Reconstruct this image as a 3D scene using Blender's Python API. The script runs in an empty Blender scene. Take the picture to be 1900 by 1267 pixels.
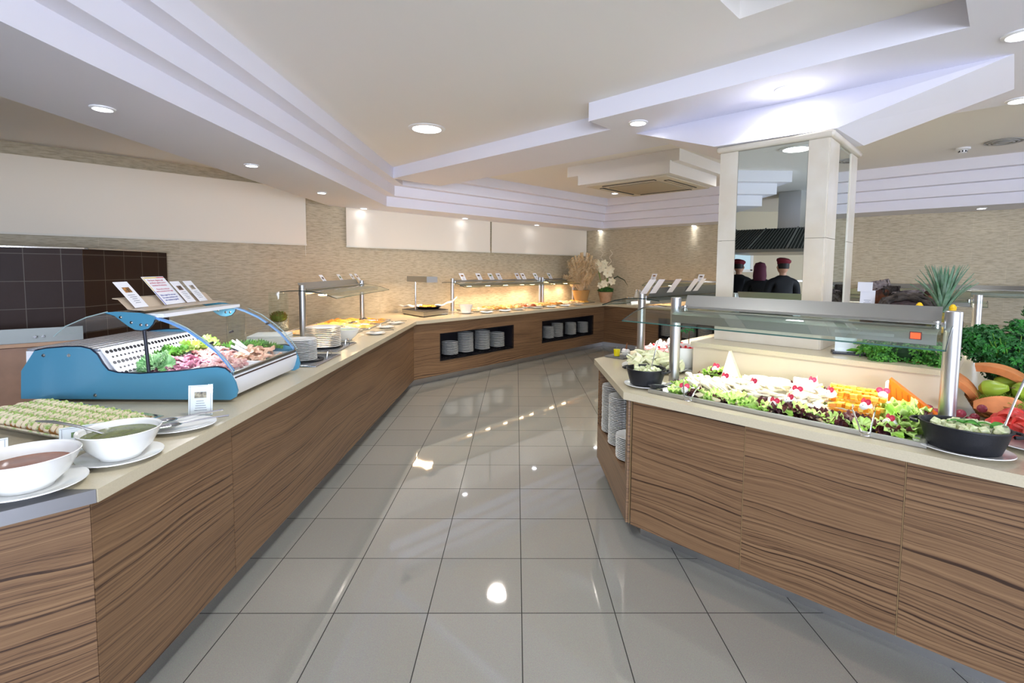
import bpy, bmesh, math, random
from mathutils import Vector, Matrix
random.seed(7)
S = bpy.context.scene
COL = S.collection
R2 = math.sqrt(2)
PI = math.pi
# ---------------------------------------------------------------- camera
EYE = 1.65525
FPX, YAW, PITCH, ROLL, CX, CY = 919.367, .0141102, .0705116, .0089192, 20.798, -70.4725
def cam_axes():
    f = Vector((math.sin(YAW)*math.cos(PITCH), math.cos(YAW)*math.cos(PITCH), -math.sin(PITCH)))
    r = Vector((math.cos(YAW), -math.sin(YAW), 0)); u = r.cross(f)
    return math.cos(ROLL)*r+math.sin(ROLL)*u, -math.sin(ROLL)*r+math.cos(ROLL)*u, f
CR, CU, CF = cam_axes()
cd = bpy.data.cameras.new('camera'); cam = bpy.data.objects.new('camera', cd); COL.objects.link(cam)
cd.sensor_width = 36; cd.lens = FPX/1900*36; cd.shift_x = -CX/1900; cd.shift_y = CY/1900
cd.clip_start = .05; cd.clip_end = 100
m4 = Matrix((CR, CU, -CF)).transposed().to_4x4(); m4.translation = (0, 0, EYE); cam.matrix_world = m4
S.camera = cam
# ---------------------------------------------------------------- world, exposure, big lights
w = bpy.data.worlds.new('world'); S.world = w; w.use_nodes = True
w.node_tree.nodes['Background'].inputs[0].default_value = (.62, .72, 1, 1)
w.node_tree.nodes['Background'].inputs[1].default_value = 1.0
S.view_settings.view_transform = 'Standard'; S.view_settings.look = 'None'
S.view_settings.exposure = 0.55; S.view_settings.gamma = 1; S.view_settings.use_curve_mapping = False
def light(kind, loc, power, color, size=.1, aim=(0, 0, -1), spot=None, blend=.5, sy=None, name='lamp_light'):
    d = bpy.data.lights.new(name, kind); d.energy = power; d.color = color
    if kind == 'AREA':
        d.size = size
        d.shape = 'RECTANGLE' if sy else 'DISK'
        if sy: d.size_y = sy
    else: d.shadow_soft_size = size
    if spot: d.spot_size = math.radians(spot); d.spot_blend = blend
    o = bpy.data.objects.new(name, d); COL.objects.link(o); o.location = loc
    o.rotation_euler = Vector(aim).to_track_quat('-Z', 'Y').to_euler()
    return o
DAY = (.72, .80, 1.0)
COOL = (.93, .95, 1.0)
WARM = (1.0, .66, .38)
# added area lamps for daylight from behind and right; right wall has no window
light('AREA', (1.0, -5.35, 1.7), 470, DAY, 6.0, (0, 1, .12), sy=2.3, name='daylight_lamp')
light('AREA', (10.3, -1.0, 1.7), 190, DAY, 5.0, (-1, .1, .1), sy=2.2, name='daylight_lamp')
# ---------------------------------------------------------------- materials
def N(nt, t, **kw):
    n = nt.nodes.new(t)
    for k, v in kw.items(): setattr(n, k, v)
    return n
def srgb(c):
    if isinstance(c, str):
        c = tuple(int(c[i:i+2], 16)/255 for i in (0, 2, 4))
    return tuple(((x+.055)/1.055)**2.4 if x > .04045 else x/12.92 for x in c)+(1,)
MC = {}
def mat(name, col='ffffff', rough=.5, metal=0, spec=.5, trans=0, ior=1.45, emit=None, es=0, coat=0, var=0, vs=20, bump=0, bs=60, sub=0, alpha=1, col2=None, anis=0):
    """principled material, with optional noise variation of colour and bump"""
    if name in MC: return MC[name]
    m = bpy.data.materials.new(name); m.use_nodes = True; nt = m.node_tree
    p = nt.nodes['Principled BSDF']; c = srgb(col)
    p.inputs['Base Color'].default_value = c; p.inputs['Roughness'].default_value = rough
    p.inputs['Metallic'].default_value = metal; p.inputs['Specular IOR Level'].default_value = spec
    p.inputs['Transmission Weight'].default_value = trans; p.inputs['IOR'].default_value = ior
    p.inputs['Coat Weight'].default_value = coat; p.inputs['Coat Roughness'].default_value = .08
    p.inputs['Anisotropic'].default_value = anis
    if sub: p.inputs['Subsurface Weight'].default_value = sub; p.inputs['Subsurface Radius'].default_value = (.02, .012, .008)
    if emit: p.inputs['Emission Color'].default_value = srgb(emit); p.inputs['Emission Strength'].default_value = es
    if var or bump:
        tc = N(nt, 'ShaderNodeTexCoord')
        if var:
            n = N(nt, 'ShaderNodeTexNoise'); n.inputs['Scale'].default_value = vs; n.inputs['Detail'].default_value = 5
            r = N(nt, 'ShaderNodeValToRGB')
            c2 = srgb(col2) if col2 else tuple(x*(1-var) for x in c[:3])+(1,)
            r.color_ramp.elements[0].position = .35; r.color_ramp.elements[1].position = .65
            r.color_ramp.elements[0].color = c2; r.color_ramp.elements[1].color = c
            nt.links.new(tc.outputs['Object'], n.inputs['Vector']); nt.links.new(n.outputs['Fac'], r.inputs['Fac'])
            nt.links.new(r.outputs['Color'], p.inputs['Base Color'])
        if bump:
            n = N(nt, 'ShaderNodeTexNoise'); n.inputs['Scale'].default_value = bs; n.inputs['Detail'].default_value = 4
            b = N(nt, 'ShaderNodeBump'); b.inputs['Strength'].default_value = bump; b.inputs['Distance'].default_value = .01
            nt.links.new(tc.outputs['Object'], n.inputs['Vector']); nt.links.new(n.outputs['Fac'], b.inputs['Height'])
            nt.links.new(b.outputs['Normal'], p.inputs['Normal'])
    MC[name] = m; return m
def emis(name, col, s):
    if name in MC: return MC[name]
    m = bpy.data.materials.new(name); m.use_nodes = True; nt = m.node_tree; nt.nodes.clear()
    e = N(nt, 'ShaderNodeEmission'); e.inputs[0].default_value = srgb(col); e.inputs[1].default_value = s
    o = N(nt, 'ShaderNodeOutputMaterial'); nt.links.new(e.outputs[0], o.inputs[0]); MC[name] = m; return m
def pane(name, tint='fcfefd', rough=.0, refl=1.0):
    """thin glass sheet: clear with fresnel reflection"""
    if name in MC: return MC[name]
    m = bpy.data.materials.new(name); m.use_nodes = True; nt = m.node_tree; nt.nodes.clear()
    t = N(nt, 'ShaderNodeBsdfTransparent'); t.inputs[0].default_value = srgb(tint)
    g = N(nt, 'ShaderNodeBsdfGlossy'); g.inputs['Roughness'].default_value = rough
    g.inputs[0].default_value = (refl, refl, refl, 1)
    lw = N(nt, 'ShaderNodeFresnel'); lw.inputs['IOR'].default_value = 1.5
    mx = N(nt, 'ShaderNodeMixShader'); o = N(nt, 'ShaderNodeOutputMaterial')
    ge = N(nt, 'ShaderNodeNewGeometry'); inv = N(nt, 'ShaderNodeMath', operation='SUBTRACT'); inv.inputs[0].default_value = 1; nt.links.new(ge.outputs['Backfacing'], inv.inputs[1])
    mm = N(nt, 'ShaderNodeMath', operation='MULTIPLY'); nt.links.new(lw.outputs[0], mm.inputs[0]); nt.links.new(inv.outputs[0], mm.inputs[1])
    nt.links.new(mm.outputs[0], mx.inputs[0]); nt.links.new(t.outputs[0], mx.inputs[1]); nt.links.new(g.outputs[0], mx.inputs[2])
    nt.links.new(mx.outputs[0], o.inputs[0]); MC[name] = m; return m
def wood(name, base, dark, light_, ring=70):
    m = bpy.data.materials.new(name); m.use_nodes = True; nt = m.node_tree; p = nt.nodes['Principled BSDF']; K = nt.links.new
    tc = N(nt, 'ShaderNodeTexCoord'); oi = N(nt, 'ShaderNodeObjectInfo')
    comb = N(nt, 'ShaderNodeCombineXYZ')
    for i in (0, 1, 2): K(oi.outputs['Random'], comb.inputs[i])
    sc = N(nt, 'ShaderNodeVectorMath', operation='SCALE'); sc.inputs['Scale'].default_value = 37.0
    K(comb.outputs[0], sc.inputs[0]); a = N(nt, 'ShaderNodeVectorMath', operation='ADD'); K(tc.outputs['Object'], a.inputs[0]); K(sc.outputs[0], a.inputs[1])
    def noise(scale, vec, det=3, rough=.5):
        mp = N(nt, 'ShaderNodeMapping'); mp.inputs['Scale'].default_value = vec; K(a.outputs[0], mp.inputs['Vector'])
        n = N(nt, 'ShaderNodeTexNoise'); n.inputs['Scale'].default_value = scale; n.inputs['Detail'].default_value = det; n.inputs['Roughness'].default_value = rough
        K(mp.outputs[0], n.inputs['Vector']); return n
    def mad(x, k, y):
        q = N(nt, 'ShaderNodeMath', operation='MULTIPLY_ADD'); q.inputs[1].default_value = k; K(x, q.inputs[0])
        if isinstance(y, (int, float)): q.inputs[2].default_value = y
        else: K(y, q.inputs[2])
        return q.outputs[0]
    sep = N(nt, 'ShaderNodeSeparateXYZ'); K(a.outputs[0], sep.inputs[0])
    slow = noise(1.0, (.9, .9, 2.4), 1); wav = noise(1.0, (3.2, 3.2, 11), 2)
    z = mad(slow.outputs['Fac'], .17, sep.outputs['Z']); z = mad(wav.outputs['Fac'], .022, z)
    lines = N(nt, 'ShaderNodeTexNoise', noise_dimensions='1D'); lines.inputs['Scale'].default_value = ring; lines.inputs['Detail'].default_value = 3; lines.inputs['Roughness'].default_value = .75
    K(z, lines.inputs['W'])
    tone = noise(1.0, (1.2, 1.2, 9), 2); fib = noise(1.0, (9, 9, 260), 3, .6)
    f = mad(fib.outputs['Fac'], .22, lines.outputs['Fac']); f = mad(tone.outputs['Fac'], .28, f)
    r = N(nt, 'ShaderNodeValToRGB'); e = r.color_ramp.elements
    e[0].position = .575; e[0].color = srgb(dark); e[1].position = .68; e[1].color = srgb(base)
    x = e.new(.92); x.color = srgb(light_)
    K(f, r.inputs['Fac']); K(r.outputs['Color'], p.inputs['Base Color'])
    p.inputs['Roughness'].default_value = .4; p.inputs['Specular IOR Level'].default_value = .4
    MC[name] = m; return m
WOOD = wood('zebra_laminate', '6f533a', '38261a', '886a4b')
STEEL = mat('brushed_steel', 'b9b9b6', .3, 1, bump=.05, bs=300)
STEELM = mat('satin_steel', 'c3c3c2', .38, 1)
CHROME = mat('polished_steel', 'dcdcdc', .12, 1)
STONE = mat('cream_quartz', 'c6bb9f', .22, 0, .5, var=.06, vs=160)
STONEG = mat('grey_steel_edge', '9a9a9c', .35, .9)
WHITE = mat('white_plaster', 'f0ece6', .75)
WHITEC = mat('plaster_daylight_tint', 'eceaf1', .75)  # the ceiling's white plaster with a cool daylight cast put into its colour
CERAM = mat('white_porcelain', 'eeeee8', .12, 0, .6, coat=.3)
BLACKM = mat('black_metal', '15151a', .4, .3)
NICHE = mat('dark_niche_laminate', '17141a', .5)
IRON = mat('cast_iron_black', '1b1c20', .42, .1, bump=.15, bs=400)
GLASS = pane('clear_glass'); GLASSG = pane('greenish_glass', 'f0f8f4')
GEDGE = mat('glass_edge', '3c5f55', .2, 0)
# ---------------------------------------------------------------- mesh helpers
def nb(): return bmesh.new()
def obj(name, bm, m, parent=None, loc=None, rz=0, smooth=35, rot=None):
    me = bpy.data.meshes.new(name); bmesh.ops.recalc_face_normals(bm, faces=bm.faces[:]); bm.to_mesh(me); bm.free()
    for x in (m if isinstance(m, (list, tuple)) else [m]): me.materials.append(x)
    if smooth is not None and len(me.polygons):
        me.polygons.foreach_set('use_smooth', [True]*len(me.polygons)); me.set_sharp_from_angle(angle=math.radians(smooth))
    o = bpy.data.objects.new(name, me); COL.objects.link(o)
    if parent: o.parent = parent
    if loc is not None: o.location = loc
    o.rotation_euler = rot if rot else (0, 0, rz)
    return o
def tag(o, label, cat, group=None, kind=None):
    if kind == 'structure': o['kind'] = kind; return o
    o['label'] = label; o['category'] = cat
    if group: o['group'] = group
    if kind: o['kind'] = kind
    return o
def thing(name, label, cat, loc=(0, 0, 0), rz=0, group=None):
    o = bpy.data.objects.new(name, None); COL.objects.link(o); o.location = loc; o.rotation_euler = (0, 0, rz)
    return tag(o, label, cat, group)
def struct(name, bm, m, **k):
    o = obj(name, bm, m, **k); o['kind'] = 'structure'; return o
def part(name, bm, m, parent, label=None, **k):
    o = obj(name, bm, m, parent, **k)
    if label: o['label'] = label
    return o
def dup(root, loc=None, rz=None, label=None, group=None, rot=None, scale=None):
    r = root.copy(); COL.objects.link(r)
    for ch in list(root.children):
        c = ch.copy(); COL.objects.link(c); c.parent = r
        for g in ch.children:
            d = g.copy(); COL.objects.link(d); d.parent = c
    if loc is not None: r.location = loc
    if rz is not None: r.rotation_euler = (0, 0, rz)
    if rot is not None: r.rotation_euler = rot
    if scale is not None: r.scale = (scale,)*3 if not isinstance(scale, tuple) else scale
    if label: r['label'] = label
    if group: r['group'] = group
    return r
class Pool:
    """first use returns the prototype itself, later ones copies"""
    def __init__(s, *protos): s.p = list(protos); s.used = [False]*len(protos)
    def put(s, i, **k):
        i %= len(s.p); o = s.p[i]
        if s.used[i]: return dup(o, **k)
        s.used[i] = True
        if k.get('loc') is not None: o.location = k['loc']
        if k.get('rz') is not None: o.rotation_euler = (0, 0, k['rz'])
        if k.get('rot') is not None: o.rotation_euler = k['rot']
        if k.get('scale') is not None:
            sc = k['scale']; o.scale = sc if isinstance(sc, tuple) else (sc,)*3
        if k.get('label'): o['label'] = k['label']
        if k.get('group'): o['group'] = k['group']
        return o
    def clean(s):
        for i, u in enumerate(s.used):
            if not u:
                for c in list(s.p[i].children): bpy.data.objects.remove(c)
                bpy.data.objects.remove(s.p[i])
def box(bm, c, s, rz=0, mi=0, rot=None, bev=0):
    g = bmesh.ops.create_cube(bm, size=1)['verts']
    M = Matrix.Translation(c) @ (rot.to_4x4() if rot else Matrix.Rotation(rz, 4, 'Z')) @ Matrix.Diagonal((*s, 1))
    bmesh.ops.transform(bm, matrix=M, verts=g)
    fs = set(f for v in g for f in v.link_faces)
    for f in fs: f.material_index = mi
    if bev:
        es = list(set(e for f in fs for e in f.edges))
        r = bmesh.ops.bevel(bm, geom=es, offset=bev, segments=2, affect='EDGES', profile=.5)
        for f in r['faces']: f.material_index = mi
def rod(bm, a, b, r, r2=None, n=12, mi=0, cap=True):
    a = Vector(a); b = Vector(b); d = b-a; L = d.length
    g = bmesh.ops.create_cone(bm, segments=n, radius1=r, radius2=r if r2 is None else r2, depth=L, cap_ends=cap)['verts']
    M = Matrix.Translation((a+b)/2) @ d.to_track_quat('Z', 'Y').to_matrix().to_4x4()
    bmesh.ops.transform(bm, matrix=M, verts=g)
    for f in set(f for v in g for f in v.link_faces): f.material_index = mi
def tube(bm, pts, r, n=8, mi=0, closed=False, rr=None):
    pts = [Vector(p) for p in pts]; rings = []; prev = None
    for i, p in enumerate(pts):
        t = (pts[(i+1) % len(pts)]-pts[i-1]) if (closed or 0 < i < len(pts)-1) else (pts[1]-pts[0] if i == 0 else pts[-1]-pts[-2])
        t.normalize()
        if prev is None:
            u = t.orthogonal().normalized()
        else:
            u = (prev-t*prev.dot(t));  u = u.normalized() if u.length > 1e-6 else t.orthogonal().normalized()
        prev = u; v = t.cross(u); q = rr[i] if rr else r
        rings.append([bm.verts.new(p+q*(math.cos(2*PI*k/n)*u+math.sin(2*PI*k/n)*v)) for k in range(n)])
    m = len(rings)
    for i in range(m if closed else m-1):
        A = rings[i]; B = rings[(i+1) % m]
        for k in range(n):
            f = bm.faces.new((A[k], A[(k+1) % n], B[(k+1) % n], B[k])); f.material_index = mi
    if not closed:
        for R in (rings[0], rings[-1]): f = bm.faces.new(R); f.material_index = mi
def lathe(bm, prof, n=32, c=(0, 0, 0), mi=0, sx=1, sy=1, wob=None):
    """prof: (r,z) list; r==0 collapses to a point"""
    rings = []
    for (r, z) in prof:
        if r < 1e-6: rings.append([bm.verts.new((c[0], c[1], c[2]+z))])
        else: rings.append([bm.verts.new((c[0]+r*sx*math.cos(2*PI*k/n)*(wob(k, z) if wob else 1), c[1]+r*sy*math.sin(2*PI*k/n)*(wob(k, z) if wob else 1), c[2]+z)) for k in range(n)])
    for A, B in zip(rings, rings[1:]):
        for k in range(n):
            a = A[k % len(A)]; a2 = A[(k+1) % len(A)]; b = B[k % len(B)]; b2 = B[(k+1) % len(B)]
            vs = [a, a2, b2, b]; vs = [v for i, v in enumerate(vs) if v not in vs[:i]]
            if len(vs) >= 3:
                f = bm.faces.new(vs); f.material_index = mi
def prism(bm, pts, z0, z1, mi=0, M=None):
    a = [bm.verts.new((x, y, z0)) for x, y in pts]; b = [bm.verts.new((x, y, z1)) for x, y in pts]; n = len(pts)
    fs = [bm.faces.new(a[::-1]), bm.faces.new(b)]+[bm.faces.new((a[i], a[(i+1) % n], b[(i+1) % n], b[i])) for i in range(n)]
    for f in fs: f.material_index = mi
    if M is not None: bmesh.ops.transform(bm, matrix=M, verts=a+b)
    return a+b
def sheet(bm, pts_a, pts_b, th, up, mi=0):
    """curved sheet of thickness th between two polylines"""
    up = Vector(up)*th; n = len(pts_a)
    A = [bm.verts.new(p) for p in pts_a]; B = [bm.verts.new(p) for p in pts_b]
    A2 = [bm.verts.new(Vector(p)+up) for p in pts_a]; B2 = [bm.verts.new(Vector(p)+up) for p in pts_b]
    for i in range(n-1):
        for q in ((A[i], A[i+1], B[i+1], B[i]), (A2[i], B2[i], B2[i+1], A2[i+1]), (A[i], A2[i], A2[i+1], A[i+1]), (B[i], B[i+1], B2[i+1], B2[i])):
            f = bm.faces.new(q); f.material_index = mi
    for i in (0, n-1): f = bm.faces.new((A[i], B[i], B2[i], A2[i])); f.material_index = mi
def at(px, py, z):
    """point of the photographed place at height z seen at pixel px,py"""
    d = CR*((px-950-CX)/FPX)+CU*(-(py-633.5-CY)/FPX)+CF; t = (z-EYE)/d.z
    return Vector((d.x*t, d.y*t, z))
def onp(px, py, a, b):
    """same, on the vertical plane through a and b"""
    d = CR*((px-950-CX)/FPX)+CU*(-(py-633.5-CY)/FPX)+CF
    nx, ny = -(b[1]-a[1]), b[0]-a[0]; t = (nx*a[0]+ny*a[1])/(nx*d.x+ny*d.y)
    return Vector((d.x*t, d.y*t, EYE+d.z*t))
def uv(u, v): return ((u+v)/2, (u-v)/2)       # u=x+y, v=x-y  (45 degree plan axes)
T = .92                                        # worktop height
L = [2.543+.1434*i for i in range(5)]          # ceiling levels
# ================================================================ SETTING
def tilefloor():
    m = bpy.data.materials.new('polished_grey_tiles'); m.use_nodes = True; nt = m.node_tree; p = nt.nodes['Principled BSDF']; K = nt.links.new
    tc = N(nt, 'ShaderNodeTexCoord'); mp = N(nt, 'ShaderNodeMapping'); mp.inputs['Location'].default_value = (-.0381498, -2.2753-.45*20+.0, 0)
    K(tc.outputs['Object'], mp.inputs['Vector'])
    b = N(nt, 'ShaderNodeTexBrick'); b.offset = 0; b.squash = 1
    for k, v in (('Scale', 1), ('Mortar Size', .0026), ('Mortar Smooth', .1), ('Brick Width', .45), ('Row Height', .45), ('Bias', 0)): b.inputs[k].default_value = v
    b.inputs['Color1'].default_value = srgb('918e7c'); b.inputs['Color2'].default_value = srgb('8c8a79'); b.inputs['Mortar'].default_value = srgb('3a3832')
    K(mp.outputs[0], b.inputs['Vector'])
    n = N(nt, 'ShaderNodeTexNoise'); n.inputs['Scale'].default_value = 260; n.inputs['Detail'].default_value = 2; K(tc.outputs['Object'], n.inputs['Vector'])
    mx = N(nt, 'ShaderNodeMix', data_type='RGBA', blend_type='OVERLAY'); mx.inputs[0].default_value = .35
    K(b.outputs['Color'], mx.inputs[6]); K(n.outputs['Color'], mx.inputs[7])
    hs = N(nt, 'ShaderNodeHueSaturation'); hs.inputs['Saturation'].default_value = .55; K(mx.outputs[2], hs.inputs['Color'])
    K(hs.outputs[0], p.inputs['Base Color'])
    rr = N(nt, 'ShaderNodeMath', operation='MULTIPLY_ADD'); rr.inputs[1].default_value = .5; rr.inputs[2].default_value = .035; K(b.outputs['Fac'], rr.inputs[0]); K(rr.outputs[0], p.inputs['Roughness'])
    p.inputs['IOR'].default_value = 2.15
    iv = N(nt, 'ShaderNodeMath', operation='MULTIPLY_ADD'); iv.inputs[1].default_value = -.5; iv.inputs[2].default_value = .5; K(b.outputs['Fac'], iv.inputs[0]); K(iv.outputs[0], p.inputs['Specular IOR Level'])
    return m
bm = nb(); box(bm, (1.5, 3.5, -.05), (26, 26, .1)); struct('floor', bm, tilefloor(), smooth=None)
def walltile():
    m = bpy.data.materials.new('ribbed_beige_tile'); m.use_nodes = True; nt = m.node_tree; p = nt.nodes['Principled BSDF']; K = nt.links.new
    tc = N(nt, 'ShaderNodeTexCoord'); mp = N(nt, 'ShaderNodeMapping'); mp.inputs['Rotation'].default_value = (PI/2, 0, 0); K(tc.outputs['Object'], mp.inputs['Vector'])
    # object space: x along the wall, z up -> brick x,y
    cb = N(nt, 'ShaderNodeCombineXYZ'); sp = N(nt, 'ShaderNodeSeparateXYZ'); K(tc.outputs['Object'], sp.inputs[0]); K(sp.outputs['X'], cb.inputs[0]); K(sp.outputs['Z'], cb.inputs[1])
    b = N(nt, 'ShaderNodeTexBrick'); b.offset = .5
    for k, v in (('Scale', 1), ('Mortar Size', .003), ('Mortar Smooth', .3), ('Brick Width', .75), ('Row Height', .25)): b.inputs[k].default_value = v
    b.inputs['Color1'].default_value = (.92, .92, .92, 1); b.inputs['Color2'].default_value = (1, 1, 1, 1); b.inputs['Mortar'].default_value = (1.12, 1.12, 1.12, 1)
    K(cb.outputs[0], b.inputs['Vector'])
    m2 = N(nt, 'ShaderNodeMapping'); m2.inputs['Scale'].default_value = (9, 9, 60); K(tc.outputs['Object'], m2.inputs['Vector'])
    n = N(nt, 'ShaderNodeTexNoise'); n.inputs['Scale'].default_value = 1; n.inputs['Detail'].default_value = 5; n.inputs['Roughness'].default_value = .65; K(m2.outputs[0], n.inputs['Vector'])
    r = N(nt, 'ShaderNodeValToRGB'); e = r.color_ramp.elements; e[0].position = .36; e[0].color = srgb('b2a487'); e[1].position = .56; e[1].color = srgb('d0c4a8')
    K(n.outputs['Fac'], r.inputs[0])
    mx = N(nt, 'ShaderNodeMix', data_type='RGBA', blend_type='MULTIPLY'); mx.inputs[0].default_value = .75; K(r.outputs[0], mx.inputs[6]); K(b.outputs['Color'], mx.inputs[7])
    K(mx.outputs[2], p.inputs['Base Color']); p.inputs['Roughness'].default_value = .55
    bu = N(nt, 'ShaderNodeBump'); bu.inputs['Strength'].default_value = .45; bu.inputs['Distance'].default_value = .008; K(n.outputs['Fac'], bu.inputs['Height']); K(bu.outputs[0], p.inputs['Normal'])
    return m
WT = walltile()
def wall(name, a, b, h=3.3, m=WT, th=.15, z0=0):
    """slab whose inner face runs from a to b; room on the right-hand side going a->b"""
    a = Vector(a); b = Vector(b); d = b-a; bm = nb(); box(bm, (d.length/2, th/2, (h+z0)/2), (d.length, th, h-z0))
    return struct(name, bm, m, loc=(a.x, a.y, 0), rz=math.atan2(d.y, d.x), smooth=None)
CORN = (1.615, 11.685)
WD = Vector((6.715, 6.635)).normalized()           # along the blind wall
BD = Vector((5.40, -4.85)).normalized()            # along the back wall
def wp(s): return (CORN[0]-WD.x*s, CORN[1]-WD.y*s)
def bp_(s): return (CORN[0]+BD.x*s, CORN[1]+BD.y*s)
KW = -6.2
sK = (CORN[0]-KW)/WD.x
wall('wall_left', wp(sK), CORN)
wall('wall_back', CORN, bp_(13.5))
PLA = mat('beige_paint', 'cdbfa6', .7)
wall('wall_kitchen', (KW, -5.6), wp(sK), m=PLA)
eb = bp_(13.5)
# rear wall of the dining room with tall window opening, solid right wall
bm = nb()
x0, x1 = KW, eb[0]
box(bm, ((x0+x1)/2, -5.7, .25), (x1-x0, .15, .5)); box(bm, ((x0+x1)/2, -5.7, 3.05), (x1-x0, .15, .5))
for x in (x0+1.9, 3.9+4.6): box(bm, (x, -5.7, 1.65), (3.8 if x < 0 else 8.8-.4, .15, 2.3))
struct('wall_rear', bm, PLA, smooth=None)
bm = nb(); box(bm, (1.05, -5.74, 1.65), (6.7, .02, 2.3))
struct('window_1', bm, pane('window_glass'), smooth=None)
bm = nb(); box(bm, (eb[0]+.07, -1.5, 1.6), (.15, 9, 3.3)); struct('wall_right', bm, PLA, smooth=None)
# ---- ceiling: stepped plaster levels
TOP = 3.34
def ring_path(k, t=.13):
    """lip of level k (0 lowest), moved k*t into the room"""
    o = k*t; P = [(-6.6, 1.59-o), (-1.9+o, 1.59-o)]
    d1 = Vector((0, 1)); pc = Vector((-1.875, 7.355)); pd = Vector((1.885, 10.915)); pe = Vector((6.40, 6.30))
    d2 = (pd-pc).normalized(); d3 = (pe-pd).normalized()
    n1 = Vector((1, 0)); n2 = Vector((d2.y, -d2.x)); n3 = Vector((d3.y, -d3.x))
    def inter(p, d, q, e):
        den = d.x*e.y-d.y*e.x; s = ((q.x-p.x)*e.y-(q.y-p.y)*e.x)/den; return p+d*s
    a = Vector((-1.9+o, 0)); b = pc+n2*o; c = pd+n3*o
    P.append(tuple(inter(a, d1, b, d2))); P.append(tuple(inter(b, d2, c, d3))); P.append(tuple(c+d3*10.2))
    return P
for k in range(4):
    bm = nb(); P = ring_path(k)
    if k < 3: P[0] = (-2.75, P[0][1])
    else: P = [(-1.51, 7.0)]+P[2:]
    outer = [bp_(12.2), CORN, wp((CORN[0]+2.75)/WD.x)]+([] if k < 3 else [(-2.75, 7.0)])
    prism(bm, P+outer, L[k], TOP)
    struct('trim_%d' % (k+1), bm, WHITEC, smooth=None)
bm = nb(); prism(bm, [(-2.75, 1.75), (-2.75, 7.37), wp(sK), (KW, 1.75)], 2.87, TOP); struct('trim_5', bm, WHITE, smooth=None)
def uvprism(bm, u0, u1, v0, v1, z0, z1): prism(bm, [uv(u0, v0), uv(u1, v0), uv(u1, v1), uv(u0, v1)], z0, z1)
# near ceiling with square coffer, far ceiling
bm = nb(); q = at(1372, 35, L[3]); uq, vq = q.x+q.y, q.x-q.y
uvprism(bm, uq, 5.6, -9.5, 9, L[3], TOP); uvprism(bm, -14, uq, -16, vq, L[3], TOP)
uvprism(bm, -14, uq-2.2, vq, 22, L[3], TOP); uvprism(bm, uq-2.2, uq, vq+2.2, 9, L[3], TOP); uvprism(bm, uq-2.2, 5.6, 9, 16, L[3], TOP)
struct('ceiling', bm, WHITE, smooth=None)
bm = nb(); box(bm, (1.9, 3.5, L[4]+.15), (19, 20, .3)); struct('ceiling_far', bm, WHITE, smooth=None)
# dropped beam and slab over the island
bm = nb()
uvprism(bm, 5.04, 6.15, -8.35, -3.47, L[2], TOP); uvprism(bm, 4.6, 6.15, -3.47, -.27, L[2], TOP)
uvprism(bm, 6.1, 6.95, -.9, -.27, L[2], TOP); uvprism(bm, -3, 6.95, -.27, 7, L[2], TOP)
struct('trim_6', bm, WHITEC, smooth=None)
# flared capital above the pillar
CRZ = 2.515
c1, c2, c3 = at(1325, 272, CRZ), at(1552, 238, CRZ), at(1603, 270, CRZ); c4 = c1+c3-c2
t1, t2, t3 = at(1180, 248, L[2]), at(1882, 100, L[2]), at(1882, 165, L[2]); t4 = Vector((2.45, 5.6, L[2]))
bm = nb(); V = [bm.verts.new(p) for p in (c1, c2, c3, c4, t1, t2, t3, t4)]
for f in ((0, 1, 5, 4), (1, 2, 6, 5), (2, 3, 7, 6), (3, 0, 4, 7), (0, 3, 2, 1), (4, 5, 6, 7)): bm.faces.new([V[i] for i in f])
struct('trim_7', bm, WHITEC, smooth=None)
# ================================================================ SERVICE COUNTERS
PB, PT = .10, .875                       # wood panel bottom and underside of the worktop
def wpanel(name, a, b, parent, th=.02, z0=PB, z1=PT-.002, gap=.002, m=None, label=None):
    """wood panel from a to b (front face on the right hand going a->b)"""
    a = Vector(a); b = Vector(b); d = b-a; bm = nb(); box(bm, (d.length/2, th/2, (z1+z0)/2), (d.length-gap*2, th, z1-z0))
    return part(name, bm, m or WOOD, parent, label, loc=(a.x, a.y, 0), rz=math.atan2(d.y, d.x), smooth=None)
def offs(P, o):
    """offset an open polyline to its left by o"""
    P = [Vector(p) for p in P]; out = []
    for i, p in enumerate(P):
        if i == 0: d = (P[1]-p).normalized(); out.append(p+Vector((-d.y, d.x))*o)
        elif i == len(P)-1: d = (p-P[-2]).normalized(); out.append(p+Vector((-d.y, d.x))*o)
        else:
            d1 = (p-P[i-1]).normalized(); d2 = (P[i+1]-p).normalized(); n = (Vector((-d1.y, d1.x))+Vector((-d2.y, d2.x)))
            n = n/n.dot(Vector((-d1.y, d1.x))); out.append(p+n*o)
    return [tuple(p) for p in out]
# front edges of the worktop (aisle on the right hand going along)
E0 = [(-2.2, .771), (-1.371, 1.6)]
E1 = [(-1.371, 1.6), (-1.366, 6.77)]
E2 = [(-1.366, 6.77), (1.888, 10.479)]
d3 = Vector((.566, -.517)).normalized(); e3 = Vector(E2[1])+d3*6.2
E3 = [E2[1], tuple(e3)]
FULL = [E0[0], E0[1], E1[1], E2[1], E3[1]]
PN = offs(FULL, .04); KK = offs(FULL, .13)
def slab(name, pts, label, m, z0=PT, z1=T, bev=.004):
    bm = nb(); prism(bm, pts, z0, z1)
    return tag(obj(name, bm, m, smooth=None), label, 'worktop')
BK = offs([CORN, wp(6.1)], .012)           # kept just off the wall
BACKL = [(-2.62, 7.47), (-2.62, 1.85)]
wl = wp((CORN[0]+2.62)/WD.x); nw = Vector((WD.y, -WD.x))*.012; nb_ = Vector((-.668, -.744))*.012
cw = Vector(CORN)+nw+nb_
c31 = Vector(E3[1])+Vector((.668, .744))*.69
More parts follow.
